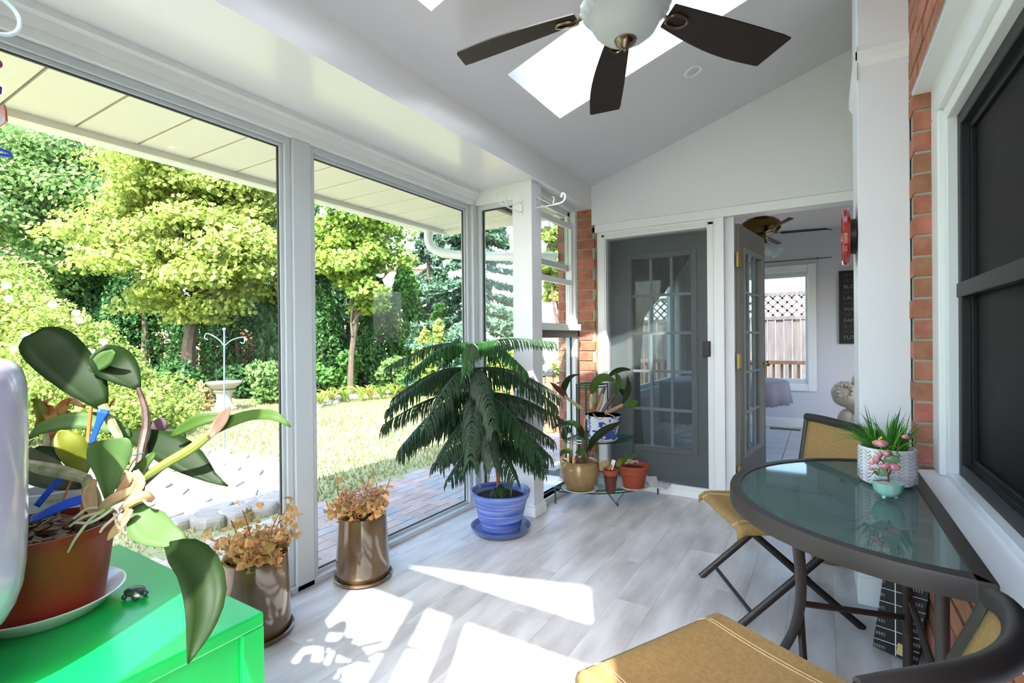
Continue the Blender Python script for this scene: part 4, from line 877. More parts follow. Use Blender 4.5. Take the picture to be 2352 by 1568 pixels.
MB().lathe([(.0005, TZ+.101), (.076, TZ+.101), (.0005, TZ+.108)], (px_, py_, 0), 20).build('soil', SOIL, pt)
random.seed(11)
for k in range(120):
    a = random.uniform(0, 6.28); r = .05*math.sqrt(random.random()); b = Vector((px_+r*math.cos(a), py_+r*math.sin(a), TZ+.10)); lean_ = random.uniform(.1, 1.0); L = random.uniform(.10, .19)
    aa = a+random.uniform(-.6,.6); d = Vector((math.cos(aa), math.sin(aa), 0)); pts = []
    if (b+d*L*lean_).x > .31: d.x *= .3
    for i in range(7): u = i/6; pts.append(b+d*(L*lean_*u**1.3)+Vector((0,0,L*(u*(1.1-.25*lean_)-lean_*.55*u**2.6))))
    w = random.uniform(.005, .010); MB().leaf(pts, [w*.5, w, w, w*.9, w*.7, w*.4, .0006], (-d.y*.2, d.x*.2, 1), .5).build('grass_blade', GR1 if random.random() < .65 else GR2, pt, smooth=True, ang=3)
cx_, cy_ = .180, 2.045
cl = thing('bead_bonsai', 'small bead bonsai with pink flowers in celadon scalloped bowl', 'ornament', (cx_, cy_, TZ))
CEL = M('celadon', (150,206,190), .2, coat=.4, var=.4, scale=20, col2=(176,216,204))
MB().lathe([(.0005, TZ+.008), (.022, TZ+.008), (.026, TZ+.010), (.038, TZ+.026), (.043, TZ+.048), (.045, TZ+.052), (.042, TZ+.052), (.0005, TZ+.048)], (cx_, cy_, 0), 56, wob=lambda a, z: 1+.035*abs(math.sin(a*6))).build('bowl', CEL, cl, smooth=True)
for k in range(3): MB().ball((cx_+.022*math.cos(k*2.1), cy_+.022*math.sin(k*2.1), TZ+.005), (.006,.006,.006), 8, 6).build('foot', CEL, cl, smooth=True)
MB().lathe([(.0005, TZ+.049), (.041, TZ+.049), (.0005, TZ+.053)], (cx_, cy_, 0), 20).build('gravel', M('pale_gravel', (206,200,192), .9, bump=.8, bscale=200), cl)
dt = (Vector((cx_, cy_, TZ+.1))-CAM).dot(_F); WD = M('twig_brown', (96,62,44), .7)
tpx(cl, [(2040,1126,dt),(2040,1090,dt),(2030,1062,dt),(2014,1050,dt)], [2.6,2.2,2,1.6], WD, 'twig', 14, 6); tpx(cl, [(2040,1105,dt),(2030,1102,dt),(2005,1104,dt)], [1.6,1.3,1], WD, 'twig', 8, 6); tpx(cl, [(2014,1066,dt-.01),(2022,1052,dt-.01),(2030,1040,dt)], [1.6,1.3,1], WD, 'twig', 8, 6); tpx(cl, [(2040,1095,dt),(2058,1050,dt+.01),(2066,1012,dt+.01)], [2,1.6,1.2], WD, 'twig', 10, 6); tpx(cl, [(2016,1090,dt),(2010,1082,dt),(2002,1090,dt)], [1.3,1.2,1], WD, 'twig', 8, 6)
PK = M('pink_bead', (206,92,116), .25, coat=.4, var=.7, scale=60, col2=(226,190,186)); JG = M('jade_bead', (96,130,92), .3, coat=.3, var=.5, scale=40, col2=(136,160,128)); YB = M('yellow_bead', (222,196,40), .4)
for x, y, rx, rz in ((2022,1018,16,8),(2012,1055,7,8),(2002,1062,6,5),(2030,1070,12,6),(2052,1072,14,8),(2001,1076,6,4),(2080,1003,8,5),(2020,1042,5,8),(2036,1042,7,7)):
    MB().ball(P(x, y, dt+random.uniform(-.01,.01)), (rx*dt/FPX, rx*.7*dt/FPX, rz*dt/FPX), 12, 8).build('petal_bead', PK, cl, smooth=True)
for x, y, rx, rz in ((2048,1056,16,10),(2026,1085,12,9),(2040,1040,8,8),(2058,1045,9,6),(2014,1082,7,8)):
    MB().ball(P(x, y, dt+random.uniform(-.005,.015)), (rx*dt/FPX, .004, rz*dt/FPX), 12, 8).build('leaf_bead', JG, cl, smooth=True)
for x, y in ((2020,1008),(1999,1049),(2024,1005)): MB().ball(P(x, y, dt), .004, 8, 6).build('stamen', YB, cl, smooth=True)
# ================================================================== boxes under the table
def boxmat():
    m = M('printed_carton', (20,20,20), .35); nt = m.node_tree; N = nt.nodes; L = nt.links; b = N['Principled BSDF']
    tc = N.new('ShaderNodeTexCoord'); sp = N.new('ShaderNodeSeparateXYZ'); L.new(tc.outputs['Object'], sp.inputs[0])
    ad = N.new('ShaderNodeMath'); ad.operation = 'ADD'; L.new(sp.outputs[0], ad.inputs[0]); L.new(sp.outputs[1], ad.inputs[1])
    def line(src, per, wd, off):
        a = N.new('ShaderNodeMath'); a.operation = 'ADD'; a.inputs[1].default_value = off; L.new(src, a.inputs[0])
        p = N.new('ShaderNodeMath'); p.operation = 'PINGPONG'; p.inputs[1].default_value = per/2; L.new(a.outputs[0], p.inputs[0])
        g = N.new('ShaderNodeMath'); g.operation = 'LESS_THAN'; g.inputs[1].default_value = wd; L.new(p.outputs[0], g.inputs[0]); return g.outputs[0]
    def mul(a, b_): k = N.new('ShaderNodeMath'); k.operation = 'MULTIPLY'; L.new(a, k.inputs[0]); L.new(b_, k.inputs[1]); return k.outputs[0]
    l1 = line(ad.outputs[0], .085, .0012, .03); l2 = line(sp.outputs[2], .052, .0012, .0)
    mx = N.new('ShaderNodeMath'); mx.operation = 'MAXIMUM'; L.new(l1, mx.inputs[0]); L.new(l2, mx.inputs[1])
    # rows of small pale print in the middle of each cell
    t1 = line(ad.outputs[0], .085, .018, .03+.0425); t2 = line(sp.outputs[2], .052, .006, .026); wv = line(sp.outputs[2], .004, .001, 0); wv2 = line(ad.outputs[0], .006, .0018, 0)
    pr = mul(mul(t1, t2), mul(wv, wv2)); k = N.new('ShaderNodeMath'); k.operation = 'MULTIPLY'; k.inputs[1].default_value = .6; L.new(pr, k.inputs[0])
    m2 = N.new('ShaderNodeMath'); m2.operation = 'MAXIMUM'; L.new(mx.outputs[0], m2.inputs[0]); L.new(k.outputs[0], m2.inputs[1])
    mi = N.new('ShaderNodeMix'); mi.data_type = 'RGBA'; L.new(m2.outputs[0], mi.inputs[0]); mi.inputs[6].default_value = (*lin((18,18,18)), 1); mi.inputs[7].default_value = (*lin((214,218,216)), 1); L.new(mi.outputs[2], b.inputs['Base Color']); return m
bc0 = onz(2003, 1492, 0)
bx_ = thing('carton', 'black carton printed with white grid lines under the table', 'box', (bc0.x, bc0.y, 0), 0)
Rb = Matrix.Rotation(math.radians(-14), 3, 'Z')@Matrix.Rotation(math.radians(7), 3, 'Y')
q = MB(); t = MB().box(0, .142, 0, .28, 0.012, .35); q.add([Vector((bc0.x, bc0.y, .004))+Rb@Vector(p) for p in t.v], t.f); q.build('box', boxmat(), bx_, bev=.003)
q = MB(); t = MB().box(.075, .1, -.0015, 0, .025, .07); q.add([Vector((bc0.x, bc0.y, .004))+Rb@Vector(p) for p in t.v], t.f); q.build('sticker', M('tan_sticker', (196,176,120), .6), bx_)
pb = onz(1935, 1306, 0)
bo = thing('planter_pot', 'low olive-tan pot on the floor behind the table', 'pot', (.03, 3.33, 0))
MB().lathe([(.0005, 0), (.09, 0), (.094, .012), (.10, .02), (.115, .06), (.125, .16), (.122, .165), (.112, .15), (.0005, .14)], (.03, 3.33, 0), 36).build('pot', M('olive_ceramic', (120,106,78), .5), bo, smooth=True)
MB().lathe([(.0005, .14), (.112, .14), (.0005, .147)], (.03, 3.33, 0), 20).build('soil', SOIL, bo)
# red clock on the pilaster
ck = thing('wall_clock', 'round red-rimmed clock seen edge-on on the white pilaster', 'clock', (.146, 2.95, 1.735))
AX = Matrix.Rotation(-math.pi/2, 3, 'Y')
REDG = M('red_gloss', (146,14,10), .15, coat=.6)
MB().lathe([(.118, .026), (.134, .030), (.140, .042), (.134, .056), (.120, .060), (.114, .052)], (.146, 2.95, 1.735), 56, ax=AX).build('rim', REDG, ck, smooth=True)
MB().lathe([(.0005, 0), (.075, 0), (.085, .005), (.085, .03), (.118, .034), (.118, .040), (.0005, .040)], (.146, 2.95, 1.735), 48, ax=AX).build('case', MATS['black_plastic'], ck, smooth=True)
MB().lathe([(.0005, .041), (.116, .041), (.116, .044), (.0005, .044)], (.146, 2.95, 1.735), 40, ax=AX).build('dial', MATS['paper_white'], ck)
# ================================================================== dining room beyond
DY0, DY1, DX0, DX1, DH = YE+.25, 8.0, -1.88, 1.6, 2.72
DW = M('dining_paint', (206,208,214), .6)
TILE = M('floor_tile', (196,196,200), .22, var=.3, scale=4, col2=(182,182,186), rnd=.03)
dfl = struct('floor_dining', 'pale tiled dining room floor')
MB().box(DX0, DX1, YE+.0, DY1, -.2, -.01).build('grout', M('grout', (150,148,146), .9), dfl); k = None
for i in range(12):
    for j in range(13):
        x = DX0+i*.305; y = YE+.17+j*.305
        if x+.3 > DX1 or y+.3 > DY1: continue
        if k is None: k = MB().box(0, .30, 0, .30, -.01, .0).build('tile', TILE, dfl, bev=.0015); k.location = (x, y, 0)
        else: c = k.copy(); COL.objects.link(c); c.location = (x, y, 0)
MB().box(DX0-.1, DX1+.1, DY0-.1, DY1+.1, DH, DH+.1).build('plaster', M('dining_ceiling', (222,216,214), .7), struct('ceiling_dining', 'dining room ceiling'))
WX0, WX1, WZ0, WZ1 = -1.02, -.164, .64, 2.11
wd = struct('wall_dining', 'grey-white dining room walls')
q = MB(); q.box(DX0, WX0, DY1, DY1+.12, 0, DH).box(WX1, DX1, DY1, DY1+.12, 0, DH).box(WX0, WX1, DY1, DY1+.12, 0, WZ0).box(WX0, WX1, DY1, DY1+.12, WZ1, DH); q.build('back_wall', DW, wd)
LY0, LY1, LZ0, LZ1 = 5.6, 7.7, .62, 2.1
q = MB(); q.box(DX0-.12, DX0, DY0-.2, LY0, 0, DH).box(DX0-.12, DX0, LY1, DY1, 0, DH).box(DX0-.12, DX0, LY0, LY1, 0, LZ0).box(DX0-.12, DX0, LY0, LY1, LZ1, DH); q.build('side_wall', DW, wd)
MB().box(DX1, DX1+.1, DY0-.2, 5.7, 0, DH).box(DX1, DX1+.1, 6.8, DY1, 0, DH).box(DX1, DX1+.1, 5.7, 6.8, 0, .9).box(DX1, DX1+.1, 5.7, 6.8, 2.1, DH).build('side_wall', DW, wd); MB().box(.7, DX1, YE+.16, YE+.26, 0, DH).box(-1.99, DX1, YE+.16, YE+.26, 2.20, DH).build('front_wall', DW, wd)  # right wall has an added, unseen opening that brightens the dining room
MB().box(DX0, DX1, DY1-.015, DY1, 0, .12).build('skirting', TRIMW, struct('baseboard_dining', 'dining room baseboard'), bev=.004)
w = struct('window_7', 'white cased dining room window looking at the fence')
q = MB(); frame_rect_y(q, DY1-.03, DY1+.0, WX0-.10, WX1+.10, WZ0-.14, WZ1+.14, .10); q.build('casing', TRIMW, w, bev=.01)
q = MB(); frame_rect_y(q, DY1+.02, DY1+.06, WX0, WX1, WZ0, WZ1, .03); q.build('window_frame', VINYL, w, bev=.004); MB().box(WX0, WX1, DY1+.04, DY1+.044, WZ0, WZ1).build('pane', PANE, w)
w = struct('window_8', 'white framed dining room side window seen through the grey door')
q = MB(); frame_rect_x(q, DX0-.01, DX0+.03, LY0-.1, LY1+.1, LZ0-.1, LZ1+.1, .10); q.build('casing', TRIMW, w, bev=.01)
q = MB(); frame_rect_x(q, DX0-.08, DX0-.03, LY0, LY1, LZ0, LZ1, .05); q.box(DX0-.08, DX0-.03, (LY0+LY1)/2-.05, (LY0+LY1)/2+.05, LZ0, LZ1); q.build('window_frame', VINYL, w, bev=.004); MB().box(DX0-.06, DX0-.056, LY0, LY1, LZ0, LZ1).build('pane', PANE, w)
# curtain rod
rd = thing('curtain_rod', 'thin empty metal curtain rod above the dining window', 'curtain rod', ((WX0+WX1)/2, DY1-.05, WZ1+.2))
MB().tube([(WX0-.2, DY1-.05, WZ1+.20), (WX1+.28, DY1-.05, WZ1+.20)], .008, 8).build('rod', M('rod_steel', (120,118,116), .4, metal=.6), rd, smooth=True)
for x in (WX0+.1, WX1+.12): MB().box(x-.01, x+.01, DY1-.05, DY1, WZ1+.19, WZ1+.22).build('bracket', MATS['rod_steel'], rd)
# swagged curtain behind the grey door
cu = thing('curtain', 'sheer grey swag curtain behind the grey door glass', 'curtain', (-1.2, YE+.40, 2.0))
SHE = M('sheer_fabric', (120,122,112), .9, trans=.35)
v = []; f = []; nx_, ny_ = 40, 24; Yc = YE+.29
for j in range(ny_+1):
    for i in range(nx_+1):
        u = i/nx_; t_ = j/ny_; x = -1.52+.62*u; zb = 1.30+.50*u**2.2+.12*math.sin(u*3.1); z = 2.08-(2.08-zb)*t_
        x = x*(1-.25*t_**2)+(-1.40)*.25*t_**2; v.append((x, Yc+.02*math.sin(u*40+t_*4)+.04*t_*(1-u), z))
for j in range(ny_):
    for i in range(nx_): k_ = j*(nx_+1)+i; f.append((k_, k_+1, k_+nx_+2, k_+nx_+1))
MB().add(v, f).build('swag', SHE, cu, smooth=True, solid=.002)
v = []; f = []
for j in range(ny_+1):
    for i in range(17):
        u = i/16; t_ = j/ny_; wd_ = .17-.05*math.sin(t_*math.pi); v.append((-1.50+wd_*u, Yc+.03+.018*math.sin(u*26), 1.5-1.35*t_))
for j in range(ny_):
    for i in range(16): k_ = j*17+i; f.append((k_, k_+1, k_+18, k_+17))
MB().add(v, f).build('drape', SHE, cu, smooth=True, solid=.002)
# side-window drapes
d2 = thing('curtain', 'pale drape hanging beside the dining side window', 'curtain', (DX0+.1, LY1+.12, 0))
v = []; f = []
for j in range(9):
    for i in range(33): u = i/32; v.append((DX0+.10+.03*math.sin(u*38), LY1-.22+.42*u, 2.2-1.75*j/8))
for j in range(8):
    for i in range(32): k_ = j*33+i; f.append((k_, k_+1, k_+34, k_+33))
MB().add(v, f).build('drape', M('pale_drape', (206,200,196), .9, trans=.3), d2, smooth=True, solid=.002)
# dining table with cloth
tcx, tcy, tr_, tz_ = -.95, 6.35, .62, .76
dtb = thing('dining_table', 'round dining table beyond the open door', 'table', (tcx, tcy, 0))
MB().lathe([(.0005, tz_-.03), (tr_-.01, tz_-.03), (tr_-.01, tz_-.004), (.0005, tz_-.004)], (tcx, tcy, 0), 40).build('tabletop', WAL, dtb); MB().lathe([(.25, 0), (.26, .03), (.06, .08), (.05, .4), (.09, tz_-.03)], (tcx, tcy, 0), 24).build('pedestal', WAL, dtb, smooth=True)
n = 96; v = []; rows = [(0, tz_), (tr_*.6, tz_), (tr_, tz_), (tr_+.012, tz_-.02), (tr_+.02, tz_-.12), (tr_+.03, tz_-.24)]
for ri, (r, z) in enumerate(rows):
    for k_ in range(n):
        a = 2*math.pi*k_/n; am = [0,0,0,.004,.014,.026][ri]; rr_ = max(.0005, r)+am*math.sin(a*14+math.sin(a*3)); v.append((tcx+rr_*math.cos(a), tcy+rr_*math.sin(a), z-(.012*abs(math.sin(a*24)) if ri == 5 else 0)))
f = [(i*n+k_, i*n+(k_+1) % n, (i+1)*n+(k_+1) % n, (i+1)*n+k_) for i in range(5) for k_ in range(n)]
cl2 = MB().add(v, f).build('tablecloth', M('mauve_cloth', (178,170,178), .9), smooth=True, ang=1.2, solid=.002); tag(cl2, 'scalloped pale mauve cloth draped over the dining table', 'tablecloth')
lc2 = MB(); 
for j in range(9):
    for i in range(17): u = i/16; lc2.v.append((tcx-.62+.55*u, tcy-.64+.02*math.sin(u*20)-.03*j/8, tz_+.004-.45*j/8-(.02*abs(math.sin(u*25)) if j == 8 else 0)))
for j in range(8):
    for i in range(16): k_ = j*17+i; lc2.f.append((k_, k_+1, k_+18, k_+17))
o = lc2.build('lace_runner', M('white_lace', (222,226,236), .9, trans=.3), smooth=True, solid=.002); tag(o, 'white lace runner hanging off the dining table front', 'table runner')
# dining fan
fp = ony(1747, 500, 6.3); fz = DH
f2 = thing('ceiling_fan', 'brass ceiling fan with tulip glass shades in the dining room', 'ceiling fan', (fp.x, 6.3, DH)); c2 = (fp.x, 6.3, 0)
BR2 = M('antique_brass', (120,96,58), .3, metal=1)
MB().lathe([(.10, fz), (.09, fz-.06), (.07, fz-.09), (.06, fz-.12), (.15, fz-.14), (.20, fz-.18), (.205, fz-.25), (.16, fz-.30), (.06, fz-.32), (.05, fz-.36), (.07, fz-.40), (.03, fz-.44)], c2, 40).build('motor_housing', BR2, f2, smooth=True)
for i in range(5):
    a = math.radians(12+72*i)-.06; d = Vector((math.cos(a), math.sin(a), 0)); s = Vector((-d.y, d.x, 0)); zb_ = fz-.31
    pts = [d*.20+s*.05, d*.64+s*.068, d*.69, d*.64-s*.068, d*.20-s*.05]; pts = [Vector((fp.x, 6.3, zb_+.02*(1 if p.dot(s) > 0 else -1)))+p for p in pts]
    m_ = len(pts); MB().add(pts+[p+Vector((0,0,.008)) for p in pts], [tuple(range(m_))[::-1], tuple(range(m_, 2*m_))]+[(k_, (k_+1) % m_, (k_+1) % m_+m_, k_+m_) for k_ in range(m_)]).build('blade', WAL, f2)
    MB().bar(Vector((fp.x, 6.3, zb_))+d*.14, Vector((fp.x, 6.3, zb_))+d*.28, .04, .008).build('blade_iron', BR2, f2)
for i in range(4):
    a = math.radians(35+90*i); d = Vector((math.cos(a), math.sin(a), 0)); b = Vector((fp.x, 6.3, fz-.41))
    MB().tube([b, b+d*.07+Vector((0,0,.01)), b+d*.11+Vector((0,0,-.03))], .008, 8).build('light_arm', BR2, f2, smooth=True)
    axm = (d*.75+Vector((0,0,-.66))).to_track_quat('Z', 'Y').to_matrix()
    MB().lathe([(.02, 0), (.035, .02), (.045, .06), (.06, .10), (.075, .12), (.072, .12), (.055, .10), (.04, .06), (.015, .01)], b+d*.11+Vector((0,0,-.03)), 24, wob=lambda a_, z_: 1+(.08*math.sin(a_*6) if z_ > .09 else 0), ax=axm).build('glass_shade', FRO, f2, smooth=True)
# word sign
sx0 = .195; sg = thing('wall_sign', 'tall black sign with grey words on the dining room wall', 'sign', (.45, DY1-.02, 1.16))
MB().box(sx0, .72, DY1-.035, DY1-.003, 1.155, 2.12).build('board', M('sign_black', (24,24,26), .6), sg)
def text(s, x, z, h, mat, par, y, align='LEFT'):
    cu_ = bpy.data.curves.new('lettering', 'FONT'); cu_.body = s; cu_.size = h; cu_.align_x = align; cu_.extrude = .001
    to = bpy.data.objects.new('lettering', cu_); COL.objects.link(to); dg = bpy.context.evaluated_depsgraph_get(); me = bpy.data.meshes.new_from_object(to.evaluated_get(dg)); bpy.data.objects.remove(to)
    o = bpy.data.objects.new('lettering', me); COL.objects.link(o); me.materials.clear(); me.materials.append(mat); o.parent = par; pl_ = par.location
    o.location = (x-pl_.x, y-pl_.y, z-pl_.z); o.rotation_euler = (math.pi/2, 0, 0); return o
LG = M('sign_grey', (126,126,126), .6); LG2 = M('sign_dim', (74,74,76), .6)
for i, (s_, mt) in enumerate([('MAY OUR', LG2), ('HOME BE', LG2), ('BLESSED', LG), ('WITH', LG2), ('LAUGHTER', LG), ('AND', LG2), ('WARM', LG), ('OF', LG2), ('FAMILY', LG), ('& HOPE', LG2), ('FOR THE', LG2), ('FUTURE', LG)]): text(s_, .245, 2.035-i*.0745, .068, mt, sg, DY1-.037)
# cherub statue
sy_ = 7.0
def S(x, y): return ony(x, y, sy_)
su = thing('cherub_statue', 'cream cherub statue partly hidden by the white pilaster', 'statue', (S(1975, 930).x, sy_, 0))
CRM = M('cream_stone', (206,192,168), .55, var=.4, scale=12, col2=(184,168,142)); k_ = 5.96/FPX*1.02
q = MB()
for x, y, rx, rz in ((1940,902,26,26),(1945,914,27,20),(1975,880,16,24),(1958,890,12,12),(1965,925,22,20),(1955,925,18,14),(1980,950,20,28),(1945,965,18,26),(1965,975,22,30),(1975,1000,30,20),(1985,905,20,24)): q.ball(S(x, y), (rx*k_, rx*k_*.9, rz*k_), 18, 12)
q.build('figure', CRM, su, smooth=True, ang=3)
q = MB(); 
for t_ in range(10): a = t_*.63; q.tube([S(1940+24*math.cos(a), 898+22*math.sin(a))+Vector((0,-.06,0)), S(1940+14*math.cos(a+.6), 896+14*math.sin(a+.6))+Vector((0,-.12,0))], .022, 8)
q.build('hair', CRM, su, smooth=True)
top = S(1980, 1020); MB().lathe([(.24, 0), (.25, .05), (.20, .08), (.18, max(.1, top.z-.05)), (.22, top.z), (.0005, top.z+.03)], (top.x, sy_, 0), 28).build('pedestal', CRM, su, smooth=True)
hz = S(1978, 835); MB().lathe([(.05, hz.z-.25), (.10, hz.z-.2), (.10, hz.z-.12), (.08, hz.z-.10), (.09, hz.z-.02), (.06, hz.z)], (hz.x+.03, sy_, 0), 20).build('urn', CRM, su, smooth=True)
# floor register
vr = onz(1815, 978, 0); tag(MB().box(-.62, -.25, DY1-.32, DY1-.22, 0, .008).build('floor_register', M('dark_register', (58,56,56), .5), bev=.002), 'dark floor register by the dining room wall', 'vent')
# ================================================================== garden
GZ = -.12
def gnd(px, py, z=GZ): return onz(px, py, z)
LAWN = M('lawn', (148,146,108), .95, var=.9, scale=.9, col2=(120,130,88), detail=8, bump=.3, bscale=40)
lw = MB().box(-60, -2.4, -25, 50, GZ-.3, GZ-.005).box(-2.4, 12, 8.3, 50, GZ-.3, GZ-.005).build('lawn', LAWN); lw['kind'] = 'structure'; lw['label'] = 'sunlit back lawn'
rng = np.random.RandomState(5)
def fastmesh(name, V, k, mat, parent, kind=None):
    """V: (N,k,3) polygons of k corners"""
    N = V.shape[0]; me = bpy.data.meshes.new(name); me.vertices.add(N*k); fr = frame_of(parent); A = V.reshape(-1, 3).astype(np.float32)
    if fr is not None: mt = np.array(fr); A = A@mt[:3,:3].T+mt[:3,3]
    me.vertices.foreach_set('co', A.astype(np.float32).ravel()); me.loops.add(N*k); me.loops.foreach_set('vertex_index', np.arange(N*k, dtype=np.int32))
    me.polygons.add(N); me.polygons.foreach_set('loop_start', np.arange(0, N*k, k, dtype=np.int32)); me.update(calc_edges=True)
    o = bpy.data.objects.new(name, me); COL.objects.link(o); me.materials.append(mat)
    if parent is not None: o.parent = parent; FR[o.name] = FR.get(parent.name)
    if kind: o['kind'] = kind
    return o
def leafcloud(pts, size, up=.35, asp=.75, out=None, hang=0.):
    """diamond leaves with a bent tip at pts (N,3)"""
    n = len(pts); nr = rng.normal(size=(n, 3)); nr /= np.linalg.norm(nr, axis=1)[:, None]
    nr = nr*(1-up)+np.array([.25, -.4, .85])*up
    if out is not None: nr = nr+out*.35
    nr /= np.linalg.norm(nr, axis=1)[:, None]; t = rng.normal(size=(n, 3)); t[:, 2] -= hang; t -= (t*nr).sum(1)[:, None]*nr; t /= np.linalg.norm(t, axis=1)[:, None]; b = np.cross(nr, t)
    s = (size*rng.uniform(.7, 1.3, n))[:, None]
    return np.stack([pts-t*s*.5, pts+b*s*asp*.5, pts+t*s*.55, pts-b*s*asp*.5], 1)
def ell(n, c, r, shell=.55):
    d = rng.normal(size=(n, 3)); d /= np.linalg.norm(d, axis=1)[:, None]; u = (shell+(1-shell)*rng.rand(n))[:, None]
    return np.array(c)+d*u*np.array(r), d
def px_r(p, depth): return p*depth/FPX
BARKT = M('tree_bark', (92,80,68), .95, var=.6, scale=8, col2=(58,50,44), bump=.8, bscale=12)
def trunk(par, base, top, r0, r1, wob=.1, name='trunk'):
    b = Vector(base); t = Vector(top); pts = [b.lerp(t, u)+Vector((random.uniform(-wob,wob), random.uniform(-wob,wob), 0))*(0 if u in (0, 1) else 1) for u in (0, .25, .5, .75, 1)]
    c = curve(pts, 14); MB().tube(c, list(np.linspace(r0, r1, len(c))), 8).build(name, BARKT, par, smooth=True)
def broad(name, label, px, d, x0, x1, y0, y1, mat, nl, size, ncl=46, flat=.45, trunkpx=None, r0=.14, group='trees beyond the lawn', clump=.95, cat='tree', up=.4, depthf=.8):
    cpx, cpy = (x0+x1)/2, (y0+y1)/2; c = P(cpx, cpy, d); rw = px_r((x1-x0)/2, d); rh = px_r((y1-y0)/2, d)
    base = P(trunkpx or px, 795, d); t = thing(name, label, cat, (base.x, base.y, GZ), 0, group)
    cc, _ = ell(ncl, c, (rw*.8, rw*depthf, rh*.82), .25)
    k = rng.randint(0, ncl, nl); cr = rng.uniform(.55, 1.2, ncl)*clump*rw*.42
    off, od = ell(nl, (0,0,0), (1,1,flat), .35); pts = cc[k]+off*cr[k][:, None]
    # sag of the clump edge
    pts[:, 2] -= (off[:, 0]**2+off[:, 1]**2)*cr[k]*.25
    fastmesh('crown', leafcloud(pts, size, up, .8, od, .4), 4, mat, t, 'stuff')
    trunk(t, (base.x, base.y, GZ-.1), (c.x, c.y, c.z+rh*.3), r0, r0*.35, .08)
    for i in range(6):
        e = cc[rng.randint(ncl)]; u = random.uniform(.2, .6); s0 = Vector((base.x, base.y, GZ)).lerp(Vector((c.x, c.y, c.z)), u+.2); trunk(t, s0, Vector(tuple(e)), r0*.4, r0*.1, .1, 'limb')
    return t
def leafm(nm, a, b, tr=.4): return M(nm, a, .55, var=.5, scale=.8, col2=b, isl=.25, trans=tr, spec=.3)
MAPLE = leafm('leaf_maple', (152,166,82), (114,138,60)); GREEN1 = leafm('leaf_green', (108,140,78), (78,112,60)); DARKG = leafm('leaf_dark', (54,92,44), (36,68,36), .25); CEDAR = leafm('leaf_cedar', (74,122,50), (48,88,40), .25); SPRU = leafm('leaf_spruce', (84,116,92), (58,90,70), .25); WEEP = leafm('leaf_weeping', (84,118,78), (62,96,62), .25); BRIT = leafm('leaf_bright', (144,164,78), (112,142,64)); YOUNG = leafm('leaf_young_maple', (134,160,66), (98,134,56))
random.seed(2)
broad('maple_tree', 'broad maple with layered yellow-green leaves across the lawn', 435, 12.5, 205, 720, 225, 800, MAPLE, 52000, .115, 80, .32, 436, .19)
broad('leafy_tree', 'tall mid-green tree at the left edge of the view', 80, 16, -160, 330, 200, 700, GREEN1, 38000, .14, 70, .5, 60, .2)
broad('leafy_tree', 'small bright tree seen through the double hung window', 1290, 10.5, 1215, 1350, 440, 745, BRIT, 8000, .13, 30, .5, 1296, .07)
broad('young_maple_tree', 'slim young maple with pale trunk at the bed edge', 800, 12.3, 700, 935, 395, 745, YOUNG, 22000, .11, 50, .6, 803, .085)
broad('leafy_tree', 'dark green tree far behind the young maple', 760, 18, 690, 880, 430, 800, DARKG, 11000, .2, 36, .6, 770, .16)
broad('leafy_tree', 'dark green tree behind the broad maple', 560, 20, 420, 690, 420, 840, DARKG, 14000, .22, 40, .6, 560, .2)
broad('leafy_tree', 'dark green tree behind the flowering shrub', 300, 19, 120, 450, 560, 900, DARKG, 14000, .22, 40, .6, 300, .2)
def conifer(name, label, px, d, hw, y0, y1, mat, nl, size, style, group='conifers beyond the lawn'):
    top = P(px, y0, d); bz = max(GZ, P(px, y1, d).z); R = px_r(hw, d); H = top.z-bz
    t = thing(name, label, 'tree', (top.x, top.y, GZ), 0, group); u = rng.rand(nl)**.8; 
    if style == 'cedar':
        a = rng.rand(nl)*6.283; r = R*np.clip(1.1*np.sin(np.clip((1-u)*1.9+.12, 0, 1.57)), .06, 1)*(.75+.25*rng.rand(nl))*(1+.12*np.sin(a*7+u*20)); z = bz+H*u
        pts = np.stack([top.x+r*np.cos(a), top.y+r*np.sin(a), z], 1); od = np.stack([np.cos(a), np.sin(a), 0*a], 1)
        V = leafcloud(pts, size, .15, .5, od, -1.2)
    else:
        nb = 150; bu = np.sort(rng.rand(nb)**.75); ba = rng.rand(nb)*6.283; k = rng.randint(0, nb, nl); s = rng.rand(nl)**.6
        L = R*(1-bu[k])**.85+.12; r = L*s; a = ba[k]+rng.normal(size=nl)*.16*(1.2-s); z = bz+H*bu[k]-.32*r-.12*rng.rand(nl)*(1 if style == 'spruce' else 3.0)+.10*s*s*L
        pts = np.stack([top.x+r*np.cos(a), top.y+r*np.sin(a), z], 1); od = np.stack([np.cos(a), np.sin(a), .6+0*a], 1)
        V = leafcloud(pts, size, .25, .42, od, .6 if style == 'spruce' else 3.)
    fastmesh('crown', V, 4, mat, t, 'stuff'); trunk(t, (top.x, top.y, GZ-.1), (top.x, top.y, top.z-.2), .14, .02, .03)
    return t
conifer('spruce_tree', 'big blue-green spruce beside the corner post', 1085, 13, 185, 330, 900, SPRU, 30000, .17, 'spruce')
conifer('spruce_tree', 'smaller blue-green spruce left of the big one', 985, 15, 90, 470, 900, SPRU, 14000, .18, 'spruce')
conifer('weeping_conifer', 'weeping conifer with hanging branches behind the mullion', 700, 14.5, 120, 380, 905, WEEP, 16000, .2, 'weep')
